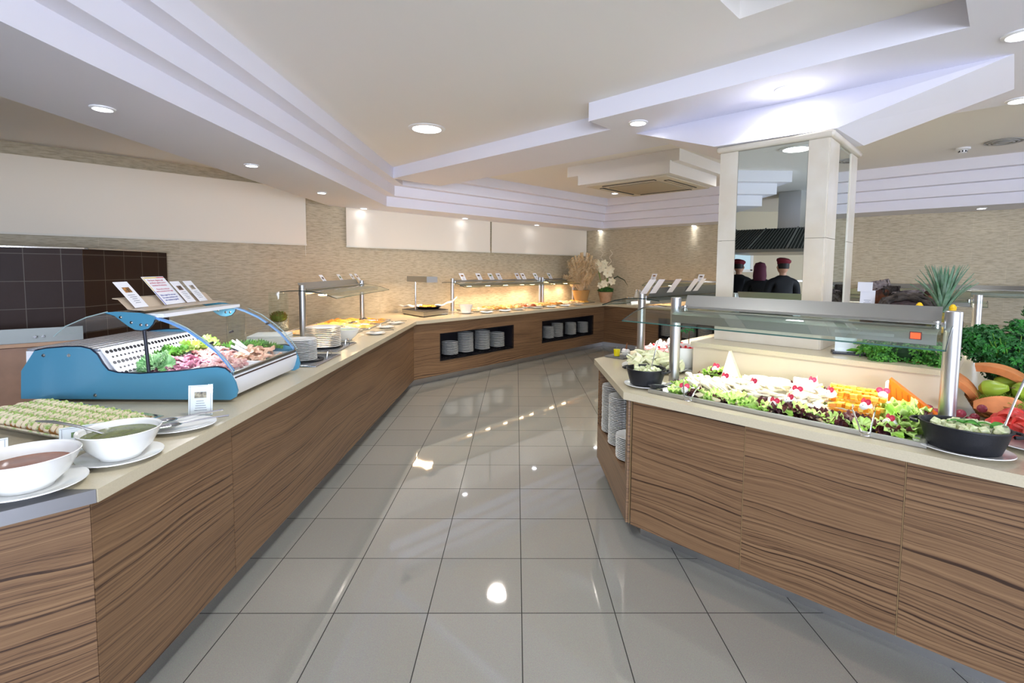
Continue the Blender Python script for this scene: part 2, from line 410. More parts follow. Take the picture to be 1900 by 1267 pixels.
slab('stone_worktop', [E0[1], E1[1], E2[1], E3[1], tuple(c31), tuple(Vector(bp_(7.0))+nb_), tuple(cw), (wl[0]+nw.x, wl[1]+nw.y), (-2.62, 1.6)], 'long cream quartz worktop running along the left and back counters', STONE)
slab('steel_worktop', [E0[0], (E0[1][0]-.003, E0[1][1]-.003), (-1.62, 1.597), (-2.62, 1.597), (-2.62, 1.19)], 'grey metal-faced worktop end under the brown sauce bowl, bottom left', STONEG)
def counter(name, label, e, pidx, seams, group=None):
    a, b = Vector(PN[pidx]), Vector(PN[pidx+1]); ka, kb = KK[pidx], KK[pidx+1]
    t = thing(name, label, 'counter', (0, 0, 0), group=group)
    return t, a, b, Vector(ka), Vector(kb)
def kick(t, ka, kb):
    d = kb-ka; bm = nb(); box(bm, (d.length/2, .01, .05), (d.length, .02, .1)); part('plinth', bm, STEELM, t, loc=(ka.x, ka.y, 0), rz=math.atan2(d.y, d.x), smooth=None)
def carcass(t, a, b, depth=.6, z1=.83, m=None, x0=.03, x1=.03, lo=.13):
    d = b-a; bm = nb(); box(bm, (d.length/2, lo+depth/2, (z1+PB)/2), (d.length-x0-x1, depth, z1-PB)); part('carcass', bm, m or NICHE, t, loc=(a.x, a.y, 0), rz=math.atan2(d.y, d.x), smooth=None)
t, a, b, ka, kb = counter('buffet_counter', 'wood-fronted counter end angled away at the bottom left corner', E0, 0, [])
wpanel('front_panel', a, b, t); kick(t, ka, kb)
t, a, b, ka, kb = counter('buffet_counter', 'long wood-fronted counter along the left side of the aisle', E1, 1, [])
ys = [a.y, 2.43, 6.9]; d = (b-a).normalized()
m1 = a+(b-a)*((2.43-a.y)/(b.y-a.y)); wpanel('front_panel', a, m1, t); wpanel('front_panel', m1, b, t); kick(t, ka, kb); carcass(t, a, b, depth=1.0, x1=.5, x0=.4)
def niche_counter(label, pidx, niches, seams, zn=(.385, .76)):
    """counter whose front has open plate niches; niches = [(s0,s1),...] along the panel line"""
    t, a, b, ka, kb = counter('buffet_counter', label, None, pidx, [])
    d = (b-a); Ln = d.length; d.normalize(); ang = math.atan2(d.y, d.x); cuts = [0]
    for s0, s1 in niches: cuts += [s0, s1]
    cuts.append(Ln); z0, z1 = zn
    bm = nb()
    for i in range(0, len(cuts), 2):
        box(bm, ((cuts[i]+cuts[i+1])/2, .01, (PB+PT)/2-.001), (cuts[i+1]-cuts[i], .02, PT-PB-.002))
    for s0, s1 in niches:
        box(bm, ((s0+s1)/2, .01, (PB+z0)/2), (s1-s0, .02, z0-PB)); box(bm, ((s0+s1)/2, .01, (z1+PT)/2-.001), (s1-s0, .02, PT-z1-.002))
    bmesh.ops.remove_doubles(bm, verts=bm.verts, dist=1e-5)
    part('front_panel', bm, WOOD, t, loc=(a.x, a.y, 0), rz=ang, smooth=None)
    kick(t, ka, kb)
    for s0, s1 in niches:
        bm = nb(); dp = .36; w_ = s1-s0; cx = (s0+s1)/2
        box(bm, (cx, dp, (z0+z1)/2), (w_+.04, .015, z1-z0+.04))
        box(bm, (cx, dp/2+.003, z0-.009), (w_+.04, dp-.01, .018)); box(bm, (cx, dp/2+.003, z1+.009), (w_+.04, dp-.01, .018))
        for x in (s0-.009, s1+.009): box(bm, (x, dp/2+.003, (z0+z1)/2), (.018, dp-.01, z1-z0+.036))
        part('niche', bm, NICHE, t, 'dark open plate niche', loc=(a.x, a.y, 0), rz=ang, smooth=None)
        bm = nb()
        for z_ in (z0, z1): box(bm, (cx, -.002, z_), (w_+.012, .01, .012))
        for x in (s0, s1): box(bm, (x, -.002, (z0+z1)/2), (.012, .01, z1-z0))
        part('niche_frame', bm, BLACKM, t, loc=(a.x, a.y, 0), rz=ang, smooth=None)
        bm = nb(); n = int(w_/.075)
        for i in range(n): box(bm, (s0+.03+(w_-.06)*i/(n-1), .17, z0+.03), (.012, .32, .01))
        for y in (.03, .31): rod(bm, (s0+.005, y, z0+.02), (s1-.005, y, z0+.02), .006)
        part('wire_rack', bm, BLACKM, t, loc=(a.x, a.y, 0), rz=ang)
    return t, a, d, ang
def s_on(px, py, a, d, z):  # distance along panel line of the point seen at px,py
    p = onp(px, py, a, a+d); return (Vector((p.x, p.y))-a).dot(d)
a2, b2 = Vector(PN[2]), Vector(PN[3]); dd = (b2-a2).normalized()
n1 = (s_on(817, 645, a2, dd, 0), s_on(952, 640, a2, dd, 0)); n2 = (s_on(1006, 620, a2, dd, 0), s_on(1100, 605, a2, dd, 0))
NZ = (.31, .70)
C2 = niche_counter('wood-fronted counter below the blinds with two dark plate niches', 2, [n1, n2], [], NZ)
a3, b3 = Vector(PN[3]), Vector(PN[4]); dd3 = (b3-a3).normalized()
n3 = (s_on(1222, 620, a3, dd3, 0), s_on(1222, 620, a3, dd3, 0)+1.3)
C3 = niche_counter('wood-fronted counter along the back wall behind the island', 3, [n3, (n3[1]+1.2, n3[1]+2.4)], [], NZ)
# ---- island
IW = [(.646, 4.05), (.650, 2.935), (1.363-.0, 2.222), (3.0, .585)]    # aisle on the right hand going along? (kept as polygon)
ISL = [(.646, 4.05), (.650, 2.935), (3.25, .335), (5.2, .335), (5.2, 2.6), (3.2, 6.604)]
ISL = [(.646, 4.03), (.650, 2.930), (3.15, .430), (4.9, .430), (5.9, 1.43), (5.9, 4.6), (3.9, 6.6), (3.216, 6.6)]
slab('island_worktop', ISL, 'cream quartz worktop of the food island around the pillar', STONE)
def inset(P, o): return offs(P+[P[0]], o)
cen = Vector((3.2, 3.4))
def insetpoly(P, o):
    n = len(P); out = []
    for i in range(n):
        p0, p, p1 = Vector(P[i-1]), Vector(P[i]), Vector(P[(i+1) % n]); d1 = (p-p0).normalized(); d2 = (p1-p).normalized()
        a_, b_ = Vector((-d1.y, d1.x)), Vector((-d2.y, d2.x)); nn = (a_+b_)/(1+a_.dot(b_)); out.append(p+nn*o)
    return out
IP = insetpoly(ISL, .035); IK = insetpoly(ISL, .14)
t = thing('island_counter', 'wood-fronted food island at the right of the aisle with plate shelf', 'counter', (0, 0, 0))
# front wood doors (45 degree face)
f0, f1 = IP[1], IP[2]; fd = (f1-f0).normalized()
def sF(px, py): p = onp(px, py, f0, f0+fd); return (Vector((p.x, p.y))-f0).dot(fd)
q1, q2 = sF(1377, 940), sF(1671, 1030); LF = (f1-f0).length
GAPM = mat('gold_edge_strip', '8d7350', .4)
for s0, s1 in ((.03, q1), (q1, q2), (q2, q2+.47), (q2+.47, q2+.94), (q2+.94, LF-.02)):
    wpanel('door', f0+fd*s0, f0+fd*s1, t, gap=.003, z0=PB, z1=PT-.012)
for s in (.02, q1, q2, q2+.47, q2+.94):
    bm = nb(); box(bm, (s, .012, (PB+PT)/2-.004), (.004, .02, PT-PB-.01))
    part('edge_strip', bm, GAPM, t, 'thin tan strip between two doors', loc=(f0.x, f0.y, 0), rz=math.atan2(fd.y, fd.x), smooth=None)
for i in (2, 3, 4, 5, 6, 7): wpanel('side_panel', IP[i], IP[(i+1) % 8], t)
# left end: open shelf with plates
g0, g1 = IP[0], IP[1]; bm = nb(); Lg = (g1-g0).length; ga = math.atan2((g1-g0).y, (g1-g0).x)
SZ = .375
box(bm, (Lg/2, .012, (PB+SZ)/2), (Lg, .024, SZ-PB)); part('lower_panel', bm, WOOD, t, loc=(g0.x, g0.y, 0), rz=ga, smooth=None)
bm = nb(); box(bm, (Lg/2, .19, SZ-.012), (Lg-.03, .34, .022)); part('plate_shelf', bm, WOOD, t, loc=(g0.x, g0.y, 0), rz=ga, smooth=None)
bm = nb(); box(bm, (.012, .19, (PB+PT)/2), (.022, .36, PT-PB-.002)); part('end_post', bm, WOOD, t, loc=(g0.x, g0.y, 0), rz=ga, smooth=None)
bm = nb(); box(bm, (Lg-.025, .012, (SZ+PT)/2), (.05, .024, PT-SZ-.002)); part('end_post', bm, WOOD, t, loc=(g0.x, g0.y, 0), rz=ga, smooth=None)
bm = nb(); box(bm, (Lg/2, .38, (SZ+PT)/2-.03), (Lg-.04, .02, PT-SZ-.1)); part('shelf_back', bm, WOOD, t, loc=(g0.x, g0.y, 0), rz=ga, smooth=None)
bm = nb(); P2 = insetpoly(ISL, .43); prism(bm, [tuple(p) for p in P2], .1, .86); part('carcass', bm, NICHE, t, smooth=None)
bm = nb(); prism(bm, [tuple(p) for p in IK], 0, PB); part('plinth', bm, STEELM, t, smooth=None)
# raised cream block behind the food, carrying the pillar
BT = 1.16
bl = [uv(4.62, -1.93+.0), uv(4.62, 2.2), uv(8.1, 2.2), uv(8.1, -1.93)]
pL = onp(1286, 650, uv(4.62, 0), uv(4.62, 1)); vL = pL.x-pL.y
VR = -.30
bl = [uv(4.62, vL), uv(4.62, VR), uv(7.7, VR), uv(7.7, vL)]
CREAM = mat('cream_laminate', 'cdbfa6', .5)
bm = nb(); prism(bm, bl, T+.001, BT-.03)
t = thing('raised_plinth', 'raised cream plinth on the island around the foot of the pillar', 'plinth')
part('body', bm, CREAM, t, smooth=None)
bm = nb(); prism(bm, [uv(4.60, vL-.02), uv(4.60, VR+.02), uv(7.72, VR+.02), uv(7.72, vL-.02)], BT-.029, BT); part('top_board', bm, STONE, t, smooth=None)
# ---- mirrored pillar
MARB = mat('beige_marble', 'd6cfc0', .18, var=.12, vs=3.5, col2='cdc2ae')
PT0 = CRZ-.045
kn = at(1544.8, 251.6, CRZ-.03); uC, vC = kn.x+kn.y, kn.x-kn.y
kl = at(1333.3, 280, CRZ-.03); vC0 = kl.x-kl.y; uC = (uC+kl.x+kl.y)/2
kr = onp(1591, 300, uv(0, vC), uv(1, vC)); uC1 = kr.x+kr.y
t = thing('pillar', 'square beige marble pillar with tall mirrors, standing on the island', 'pillar', (*uv(uC, vC), BT+.001), PI/4)
# local axes: rotate -45deg frame: x along +u? use direct world coordinates relative to the origin through inverse rotation
ox, oy = uv(uC, vC); Rm = Matrix.Rotation(-PI/4, 3, 'Z')
def loc2(u, v, z): x, y = uv(u, v); p = Rm @ Vector((x-ox, y-oy, 0)); return (p.x, p.y, z-BT-.001)
def ubox(bm, u0, u1, v0, v1, z0, z1, mi=0):
    p = [loc2(u, v, z) for z in (z0, z1) for u, v in ((u0, v0), (u1, v0), (u1, v1), (u0, v1))]
    V = [bm.verts.new(x) for x in p]
    for f in ((0, 3, 2, 1), (4, 5, 6, 7), (0, 1, 5, 4), (1, 2, 6, 5), (2, 3, 7, 6), (3, 0, 4, 7)): bm.faces.new([V[i] for i in f]).material_index = mi
m0 = onp(1369.9, 275.3, uv(uC, 0), uv(uC, 1)); m1_ = onp(1501.6, 256.3, uv(uC, 0), uv(uC, 1)); va, vb = m0.x-m0.y, m1_.x-m1_.y
r0 = onp(1557, 300, uv(0, vC), uv(1, vC)); r1 = onp(1580, 300, uv(0, vC), uv(1, vC)); ua, ub = r0.x+r0.y, r1.x+r1.y
B0 = BT+.001; SM = onp(1340, 447, uv(uC, 0), uv(uC, 1)).z
bm = nb(); e = .03
ubox(bm, uC+e, uC1-e, vC0+e, vC-e, B0, PT0); part('core', bm, MARB, t, smooth=None)
bm = nb()
for z0, z1 in ((B0, 1.36), (1.363, SM-.0015), (SM+.0015, PT0)):
    ubox(bm, uC, uC+e, vC0, va, z0, z1); ubox(bm, uC, uC+e, vb, vC-.012, z0, z1)
    ubox(bm, uC+.012, ua, vC-e, vC, z0, z1); ubox(bm, ub, uC1, vC-e, vC, z0, z1)
    ubox(bm, uC1-e, uC1, vC0+e, vC-e, z0, z1); ubox(bm, uC+e, uC1-e, vC0, vC0+e, z0, z1)
for z0, z1 in ((B0, 1.36),): ubox(bm, uC, uC+e, va, vb, z0, z1); ubox(bm, ua, ub, vC-e, vC, z0, z1)
part('marble_cladding', bm, MARB, t, smooth=None)
MIR = mat('mirror', 'e3ebe6', .0, 1)
bm = nb(); ubox(bm, uC+.008, uC+e, va+.004, vb-.004, 1.364, PT0-.002); part('front_mirror', bm, MIR, t, smooth=None)
bm = nb(); ubox(bm, ua+.004, ub-.004, vC-e, vC-.008, 1.364, PT0-.002); part('side_mirror', bm, MIR, t, smooth=None)
bm = nb()
o_ = .035
ubox(bm, uC-o_, uC1+o_, vC0-o_, vC+o_, PT0+.001, CRZ-.001)
bmesh.ops.bevel(bm, geom=bm.edges[:], offset=.018, segments=4, affect='EDGES', profile=.5)
part('cornice', bm, MARB, t, smooth=40)
# ================================================================ CEILING FIXTURES
LENS = emis('downlight_lens', 'f4f6ff', 14)
LENSB = emis('round_panel_lens', 'ffffff', 9)
RING = mat('white_lamp_ring', 'f2f2f2', .4)
def downlight(p, label, r=.045, power=26, color=COOL, lens=None, spot=120, group=None, kind='downlight'):
    t = thing(kind, label, 'ceiling light', (p[0], p[1], p[2]), group=group)
    bm = nb(); lathe(bm, [(r, -.001), (r, -.012), (r*1.28, -.006), (r*1.3, -.0012)], 28); part('trim_ring', bm, RING, t)
    bm = nb(); lathe(bm, [(0, -.004), (r*.98, -.004), (r*.98, -.0015), (0, -.0015)], 28); part('lamp_lens', bm, lens or LENS, t)
    light('SPOT', (p[0], p[1], p[2]-.03), power, color, r*.9, spot=spot, blend=1)
    return t
DL = [(190, 200, 0, 'round downlight on the left soffit nearest the viewer, top left'), (467, 306, 0, 'second downlight along the left soffit'),
      (597, 357, 0, 'third downlight along the left soffit'), (675, 386, 0, 'downlight at the bend of the left soffit'),
      (863, 404.5, 0, 'downlight above the left blind of the far pair'), (996, 417, 0, 'downlight above the right blind of the far pair'),
      (1113, 427, 0, 'downlight in the far corner soffit above the pampas grass'), (1287, 418, 0, 'downlight on the back wall soffit just left of the pillar'),
      (1821, 386, 0, 'downlight on the back wall soffit at the far right'),
      (1184, 227, 2, 'small downlight on the dropped slab left of the pillar capital'), (1461, 165, 2, 'downlight on the dropped slab in front of the pillar'),
      (1893, 185, 2, 'downlight at the right edge of the photo beside the pillar capital'), (1896, 63, 2, 'downlight half cut off in the upper right corner'),
      (1141, 358, 4, 'downlight on the high far ceiling beside the air conditioner')]
for px, py, lv, lab in DL:
    p = at(px, py, L[lv]); rr = .055 if lv == 0 else .06
    downlight(p, lab, r=rr*.85 if lv == 0 else rr, power=8 if lv == 0 else 20, spot=56 if lv == 0 else 115)
downlight(at(792, 238, L[3]), 'large round ceiling lamp above the aisle', .135, 95, COOL, LENSB, 150, kind='round_lamp')
downlight((-.25, 6.9, L[4]), 'large round lamp hidden behind the beam, mirrored in the floor tiles', .135, 150, (1, .9, .8), LENSB, 150, kind='round_lamp')
downlight((-.45, 1.95, L[3]), 'large round lamp above the viewer, seen in the pillar mirror', .135, 95, COOL, LENSB, 150, kind='round_lamp')
downlight((3.3, 6.9, L[4]), 'large round lamp hidden behind the pillar, above the far side of the island', .135, 130, (1, .93, .85), LENSB, 150, kind='round_lamp')
for x, y in ((-.5, -1.8), (3.2, -1.6)): downlight((x, y, L[3]), 'added round fill lamp on the ceiling behind the viewer', .135, 90, COOL, LENSB, 150, group='added fill lamps behind the viewer', kind='round_lamp')  # unseen lamps added as fill for the room
# smoke detector and vent on the far right ceiling
p = at(1787, 274, L[4]); t = thing('smoke_detector', 'small white smoke detector on the ceiling right of the pillar', 'smoke detector', p)
bm = nb(); lathe(bm, [(0, -.002), (.07, -.002), (.07, -.022), (.05, -.03), (0, -.03)], 24); part('base', bm, RING, t)
bm = nb(); lathe(bm, [(0, -.03), (.04, -.03), (.036, -.06), (0, -.066)], 24)
for k in range(8): box(bm, (.039*math.cos(k*PI/4), .039*math.sin(k*PI/4), -.045), (.006, .012, .018), rz=k*PI/4, mi=1)
part('sensor_head', bm, [RING, BLACKM], t)
p = at(1863, 262, L[4]); t = thing('ceiling_vent', 'round grey ceiling vent beside the smoke detector', 'vent', p)
for i, r in enumerate((.15, .11, .07)):
    bm = nb(); lathe(bm, [(r, -.002-i*.006), (r+.02, -.004-i*.006), (r+.02, -.012-i*.006), (r, -.01-i*.006), (r, -.002-i*.006)], 32); part('vent_ring', bm, mat('grey_vent', 'a9a7a2', .5), t)
bm = nb(); lathe(bm, [(0, -.016), (.05, -.02), (.05, -.002), (0, -.002)], 24); part('vent_hub', bm, mat('grey_vent', 'a9a7a2', .5), t)
# ceiling air conditioner on a stepped plaster box
bm = nb(); uvprism(bm, 8.0, 9.9, -6.55, -4.1, L[3], L[4]+.01); struct('trim_8', bm, WHITE, smooth=None)
bm = nb(); uvprism(bm, 7.93, 9.84, -6.22, -4.236, L[2], L[3]+.01); struct('trim_9', bm, WHITE, smooth=None)
cx, cy = uv(8.9, -5.22); t = thing('air_conditioner', 'square cassette air conditioner set in the stepped ceiling box', 'air conditioner', (cx, cy, L[2]-.001), PI/4)
ACM = mat('ivory_plastic', 'd9cdb6', .45); ACD = mat('ac_slot', '3a342c', .6)
bm = nb(); h = .62
g = box(bm, (0, 0, -.012), (1.24, 1.24, .024), bev=.008); part('frame', bm, ACM, t)
bm = nb(); box(bm, (0, 0, -.032), (.78, .78, .016), bev=.01); part('intake_panel', bm, mat('ac_intake', 'b7a88e', .6), t)
for k in range(4):
    bm = nb(); c_, s_ = math.cos(k*PI/2), math.sin(k*PI/2); box(bm, (c_*.5, s_*.5, -.027), (.07, .8, .008), rz=k*PI/2); part('air_slot', bm, ACD, t)
    bm = nb(); box(bm, (c_*.505, s_*.505, -.033), (.03, .78, .004), rz=k*PI/2); part('louvre', bm, ACM, t)
# ================================================================ BLINDS
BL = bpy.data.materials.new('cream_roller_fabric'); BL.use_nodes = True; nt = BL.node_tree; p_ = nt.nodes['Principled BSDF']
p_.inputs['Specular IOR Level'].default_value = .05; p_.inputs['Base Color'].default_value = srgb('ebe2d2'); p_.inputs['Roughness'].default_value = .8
p_.inputs['Emission Color'].default_value = srgb('f6f0e0'); p_.inputs['Emission Strength'].default_value = .05  # faint emission added to brighten the fabric
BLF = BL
def blind(px0, px1, label, top=None, zb=1.97):
    A_ = onp(px0, 450, wp(8), CORN); B_ = onp(px1, 460, wp(8), CORN); d = Vector((B_.x-A_.x, B_.y-A_.y)); ln = d.length
    t = thing('roller_blind', label, 'blind', (A_.x, A_.y, 0), math.atan2(d.y, d.x))
    zt = top or L[0]-.002
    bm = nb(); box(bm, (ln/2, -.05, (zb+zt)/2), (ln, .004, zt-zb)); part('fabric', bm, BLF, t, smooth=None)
    bm = nb(); box(bm, (ln/2, -.05, zb-.008), (ln+.01, .014, .022)); part('bottom_bar', bm, mat('blind_bar', 'e9e4d4', .4), t, smooth=None)
    bm = nb(); tube(bm, [(ln-.01, -.04, zt-.02), (ln-.01, -.04, zb-.16)], .003, 6); part('pull_cord', bm, mat('blind_bar', 'e9e4d4', .4), t)
    return t
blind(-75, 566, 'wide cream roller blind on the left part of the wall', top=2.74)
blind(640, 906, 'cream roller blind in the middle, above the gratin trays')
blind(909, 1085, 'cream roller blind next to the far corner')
# ================================================================ BROWN TILED BLOCK AND KITCHEN BAR
def browntile():
    m = bpy.data.materials.new('brown_square_tile'); m.use_nodes = True; nt = m.node_tree; p = nt.nodes['Principled BSDF']; K = nt.links.new
    tc = N(nt, 'ShaderNodeTexCoord'); cb = N(nt, 'ShaderNodeCombineXYZ'); sp = N(nt, 'ShaderNodeSeparateXYZ')
    K(tc.outputs['Object'], sp.inputs[0]); K(sp.outputs['X'], cb.inputs[0]); K(sp.outputs['Z'], cb.inputs[1])
    b = N(nt, 'ShaderNodeTexBrick'); b.offset = 0
    for k, v in (('Scale', 1), ('Mortar Size', .003), ('Brick Width', .25), ('Row Height', .25)): b.inputs[k].default_value = v
    b.inputs['Color1'].default_value = srgb('3c2920'); b.inputs['Color2'].default_value = srgb('35251f'); b.inputs['Mortar'].default_value = srgb('6e665c')
    K(cb.outputs[0], b.inputs['Vector']); K(b.outputs['Color'], p.inputs['Base Color'])
    p.inputs['Roughness'].default_value = .42; p.inputs['Specular IOR Level'].default_value = .2
    n = N(nt, 'ShaderNodeTexNoise'); n.inputs['Scale'].default_value = 6; n.inputs['Detail'].default_value = 6; K(cb.outputs[0], n.inputs['Vector'])
    bu = N(nt, 'ShaderNodeBump'); bu.inputs['Strength'].default_value = .25; bu.inputs['Distance'].default_value = .01; K(n.outputs['Fac'], bu.inputs['Height']); K(bu.outputs[0], p.inputs['Normal'])
    return m
BT_ = browntile(); K0 = (-4.14, 4.80); ZT = 1.80
bm = nb(); box(bm, (.57, .1, ZT/2), (1.14, .2, ZT)); tb = struct('wall_tiled', bm, BT_, loc=(K0[0], K0[1]+.001, 0), rz=PI/2, smooth=None)
bm = nb(); box(bm, (1.45, .1, ZT/2), (2.9, .2, ZT)); k1 = (K0[0]-2.9*.7254, K0[1]-2.9*.6883)
struct('wall_tiled_side', bm, BT_, loc=(k1[0], k1[1], 0), rz=math.atan2(.6883, .7254), smooth=None)
bm = nb(); box(bm, (1.45, .08, ZT+.008), (2.93, .26, .012)); struct('trim_10', bm, CHROME, loc=(k1[0], k1[1], 0), rz=math.atan2(.6883, .7254), smooth=None)
bm = nb(); box(bm, (.57, .08, ZT+.008), (1.12, .26, .012)); struct('trim_11', bm, CHROME, loc=(K0[0], K0[1]+.01, 0), rz=PI/2, smooth=None)
# wooden kitchen bar with a stainless back rail
q0 = at(153.5, 604.6, 1.12); q1_ = at(-60, 615.2, 1.12); d = Vector((q0.x-q1_.x, q0.y-q1_.y)); ln = d.length
t = thing('kitchen_bar', 'wood-fronted kitchen bar with stainless rail behind the left counter', 'counter', (q1_.x, q1_.y, 0), math.atan2(d.y, d.x))
bm = nb(); box(bm, (ln/2-.03, .17, .48), (ln-.06, .3, .96)); part('body', bm, mat('light_wood', 'b3896a', .45, var=.2, vs=6), t, smooth=None)
bm = nb(); box(bm, (ln/2-.01, .14, .985), (ln-.02, .34, .03)); part('ledge', bm, mat('pale_wood', 'cda27c', .45), t, smooth=None)
bm = nb(); box(bm, (ln/2, .01, 1.06), (ln, .02, .12)); part('steel_rail', bm, mat('dull_steel', '8d918c', .5, .85), t, smooth=None)
bm = nb()
rod(bm, (ln-.3, -.0, 1.05), (ln-.3, -.03, 1.05), .012); part('screw_knob', bm, CHROME, t)
bm = nb(); rod(bm, (ln-.25, -.0, 1.05), (ln-.25, -.025, 1.05), .009); part('screw_knob', bm, CHROME, t)
# ================================================================ KITCHEN SEEN IN THE PILLAR MIRROR
HOODM = mat('hood_steel', '8e908e', .32, .9); BAFF = mat('hood_filter', '3c403e', .45, .6)
t = thing('extractor_hood', 'stainless extractor hood with ribbed filters, seen in the pillar mirror', 'extractor hood', (0, 0, 0))
def uvb(bm, lo, hi, mi=0):
    V = [bm.verts.new((*uv(u, v), z)) for (u0, u1, v0, v1, z) in (lo, hi) for u, v in ((u0, v0), (u1, v0), (u1, v1), (u0, v1))]
    for f in ((0, 1, 2, 3), (7, 6, 5, 4), (0, 4, 5, 1), (1, 5, 6, 2), (2, 6, 7, 3), (3, 7, 4, 0)): bm.faces.new([V[i] for i in f]).material_index = mi
bm = nb(); uvb(bm, (-4.4, -1.95, -5.2, -1.6, 1.95), (-4.4, -1.95, -5.2, -1.6, 2.0)); part('rim', bm, HOODM, t, smooth=None)
bm = nb(); uvb(bm, (-4.38, -1.97, -5.18, -1.62, 2.001), (-3.9, -2.7, -4.9, -1.9, 2.36)); part('canopy', bm, BAFF, t, smooth=None)
bm = nb(); n = 46
for i in range(n):
    v0 = -5.15+3.45*i/n; v1 = -4.88+2.92*i/n; a_ = Vector((*uv(-1.955, v0), 2.005)); b_ = Vector((*uv(-2.69, v1), 2.365)); rod(bm, a_, b_, .006 if i % 11 else .018, n=5)
part('baffle_filter', bm, HOODM, t)
bm = nb(); uvb(bm, (-3.95, -2.85, -3.98, -3.50, 2.361), (-3.95, -2.85, -3.98, -3.50, L[3]-.002)); part('duct', bm, STEELM, t, smooth=None)
# back bar with warm food, tall unit and small window
t = thing('kitchen_worktop', 'stainless kitchen worktop with a warm lit pass, seen in the pillar mirror', 'kitchen worktop', (-5.0, -.6, 0), 0)
bm = nb(); box(bm, (0, 0, .44), (.8, 4.4, .88)); part('cabinet', bm, STEEL, t, smooth=None)
bm = nb(); box(bm, (0, 0, .9), (.84, 4.44, .03)); part('top', bm, STEELM, t, smooth=None)
bm = nb(); box(bm, (-.25, .2, 1.45), (.3, 2.4, .03)); part('pass_shelf', bm, STEELM, t, smooth=None)
for y in (-.9, 1.3): bm = nb(); box(bm, (-.35, y, 1.18), (.04, .04, .53)); part('shelf_post', bm, STEELM, t, smooth=None)
light('AREA', (-5.2, -.5, 1.42), 14, WARM, .25, (0, 0, -1), sy=2.0)
t = thing('tall_cabinet', 'tall grey kitchen cabinet at the left edge of the mirror image', 'cabinet', (-4.15, 1.55, 0), PI/4)
bm = nb(); box(bm, (0, 0, .82), (.6, .6, 1.64)); part('body', bm, mat('grey_cabinet', '6d6866', .5), t, smooth=None)
bm = nb(); box(bm, (0, -.305, .82), (.56, .01, 1.58)); part('door', bm, mat('grey_cabinet', '6d6866', .5), t, smooth=None)
bm = nb(); box(bm, (KW+.02, .2, 1.9), (.03, 1.0, .45)); struct('window_2', bm, emis('dusk_window', 'b9cfe0', .9), smooth=None)
bm = nb()
for c, s in (((KW+.02, .2, 2.15), (.06, 1.1, .06)), ((KW+.02, .2, 1.65), (.06, 1.1, .06)), ((KW+.02, .73, 1.9), (.06, .06, .5)), ((KW+.02, -.33, 1.9), (.06, .06, .5))): box(bm, c, s)
struct('trim_12', bm, WHITE, smooth=None)
for i, (x, y, c, lab) in enumerate(((-5.05, -.95, 'c98a4e', 'roast joint'), (-5.0, -.45, 'd9b36a', 'bread loaf'), (-5.1, .05, 'd9a06a', 'roast joint'), (-5.0, .5, 'e2c58c', 'bread loaf'))):
    bm = nb(); lathe(bm, [(0, 0), (.1, .01), (.13, .06), (.09, .12), (0, .14)], 14, sx=1.3)
    tag(obj(lab.replace(' ', '_'), bm, mat('food%d' % i, c, .5, var=.4, vs=30), loc=(x, y, .916)), '%s number %s from the right on the kitchen worktop in the mirror' % (lab, ('one', 'two', 'three', 'four')[i]), 'food')
SKIN = mat('skin', 'c9967a', .5, sub=.1); UNIF = mat('black_uniform', '17171c', .8, bump=.2, bs=30); CAP = mat('dark_red_cap', '7a1b2c', .8); CAPP = mat('wine_headscarf', '5d2438', .8)
def skinned(name, verts, edges, rad, m, parent, levels=2, root=0):
    me = bpy.data.meshes.new(name); me.from_pydata(verts, edges, []); me.materials.append(m)
    o = bpy.data.objects.new(name, me); COL.objects.link(o)
    if parent: o.parent = parent
    sk = o.modifiers.new('skin', 'SKIN'); sk.use_smooth_shade = True; sk.use_x_symmetry = False
    for i, r in enumerate(rad):
        me.skin_vertices[0].data[i].radius = r if isinstance(r, tuple) else (r, r)
    me.skin_vertices[0].data[root].use_root = True
    o.modifiers.new('sub', 'SUBSURF').render_levels = levels; o.modifiers['sub'].levels = 1
    return o
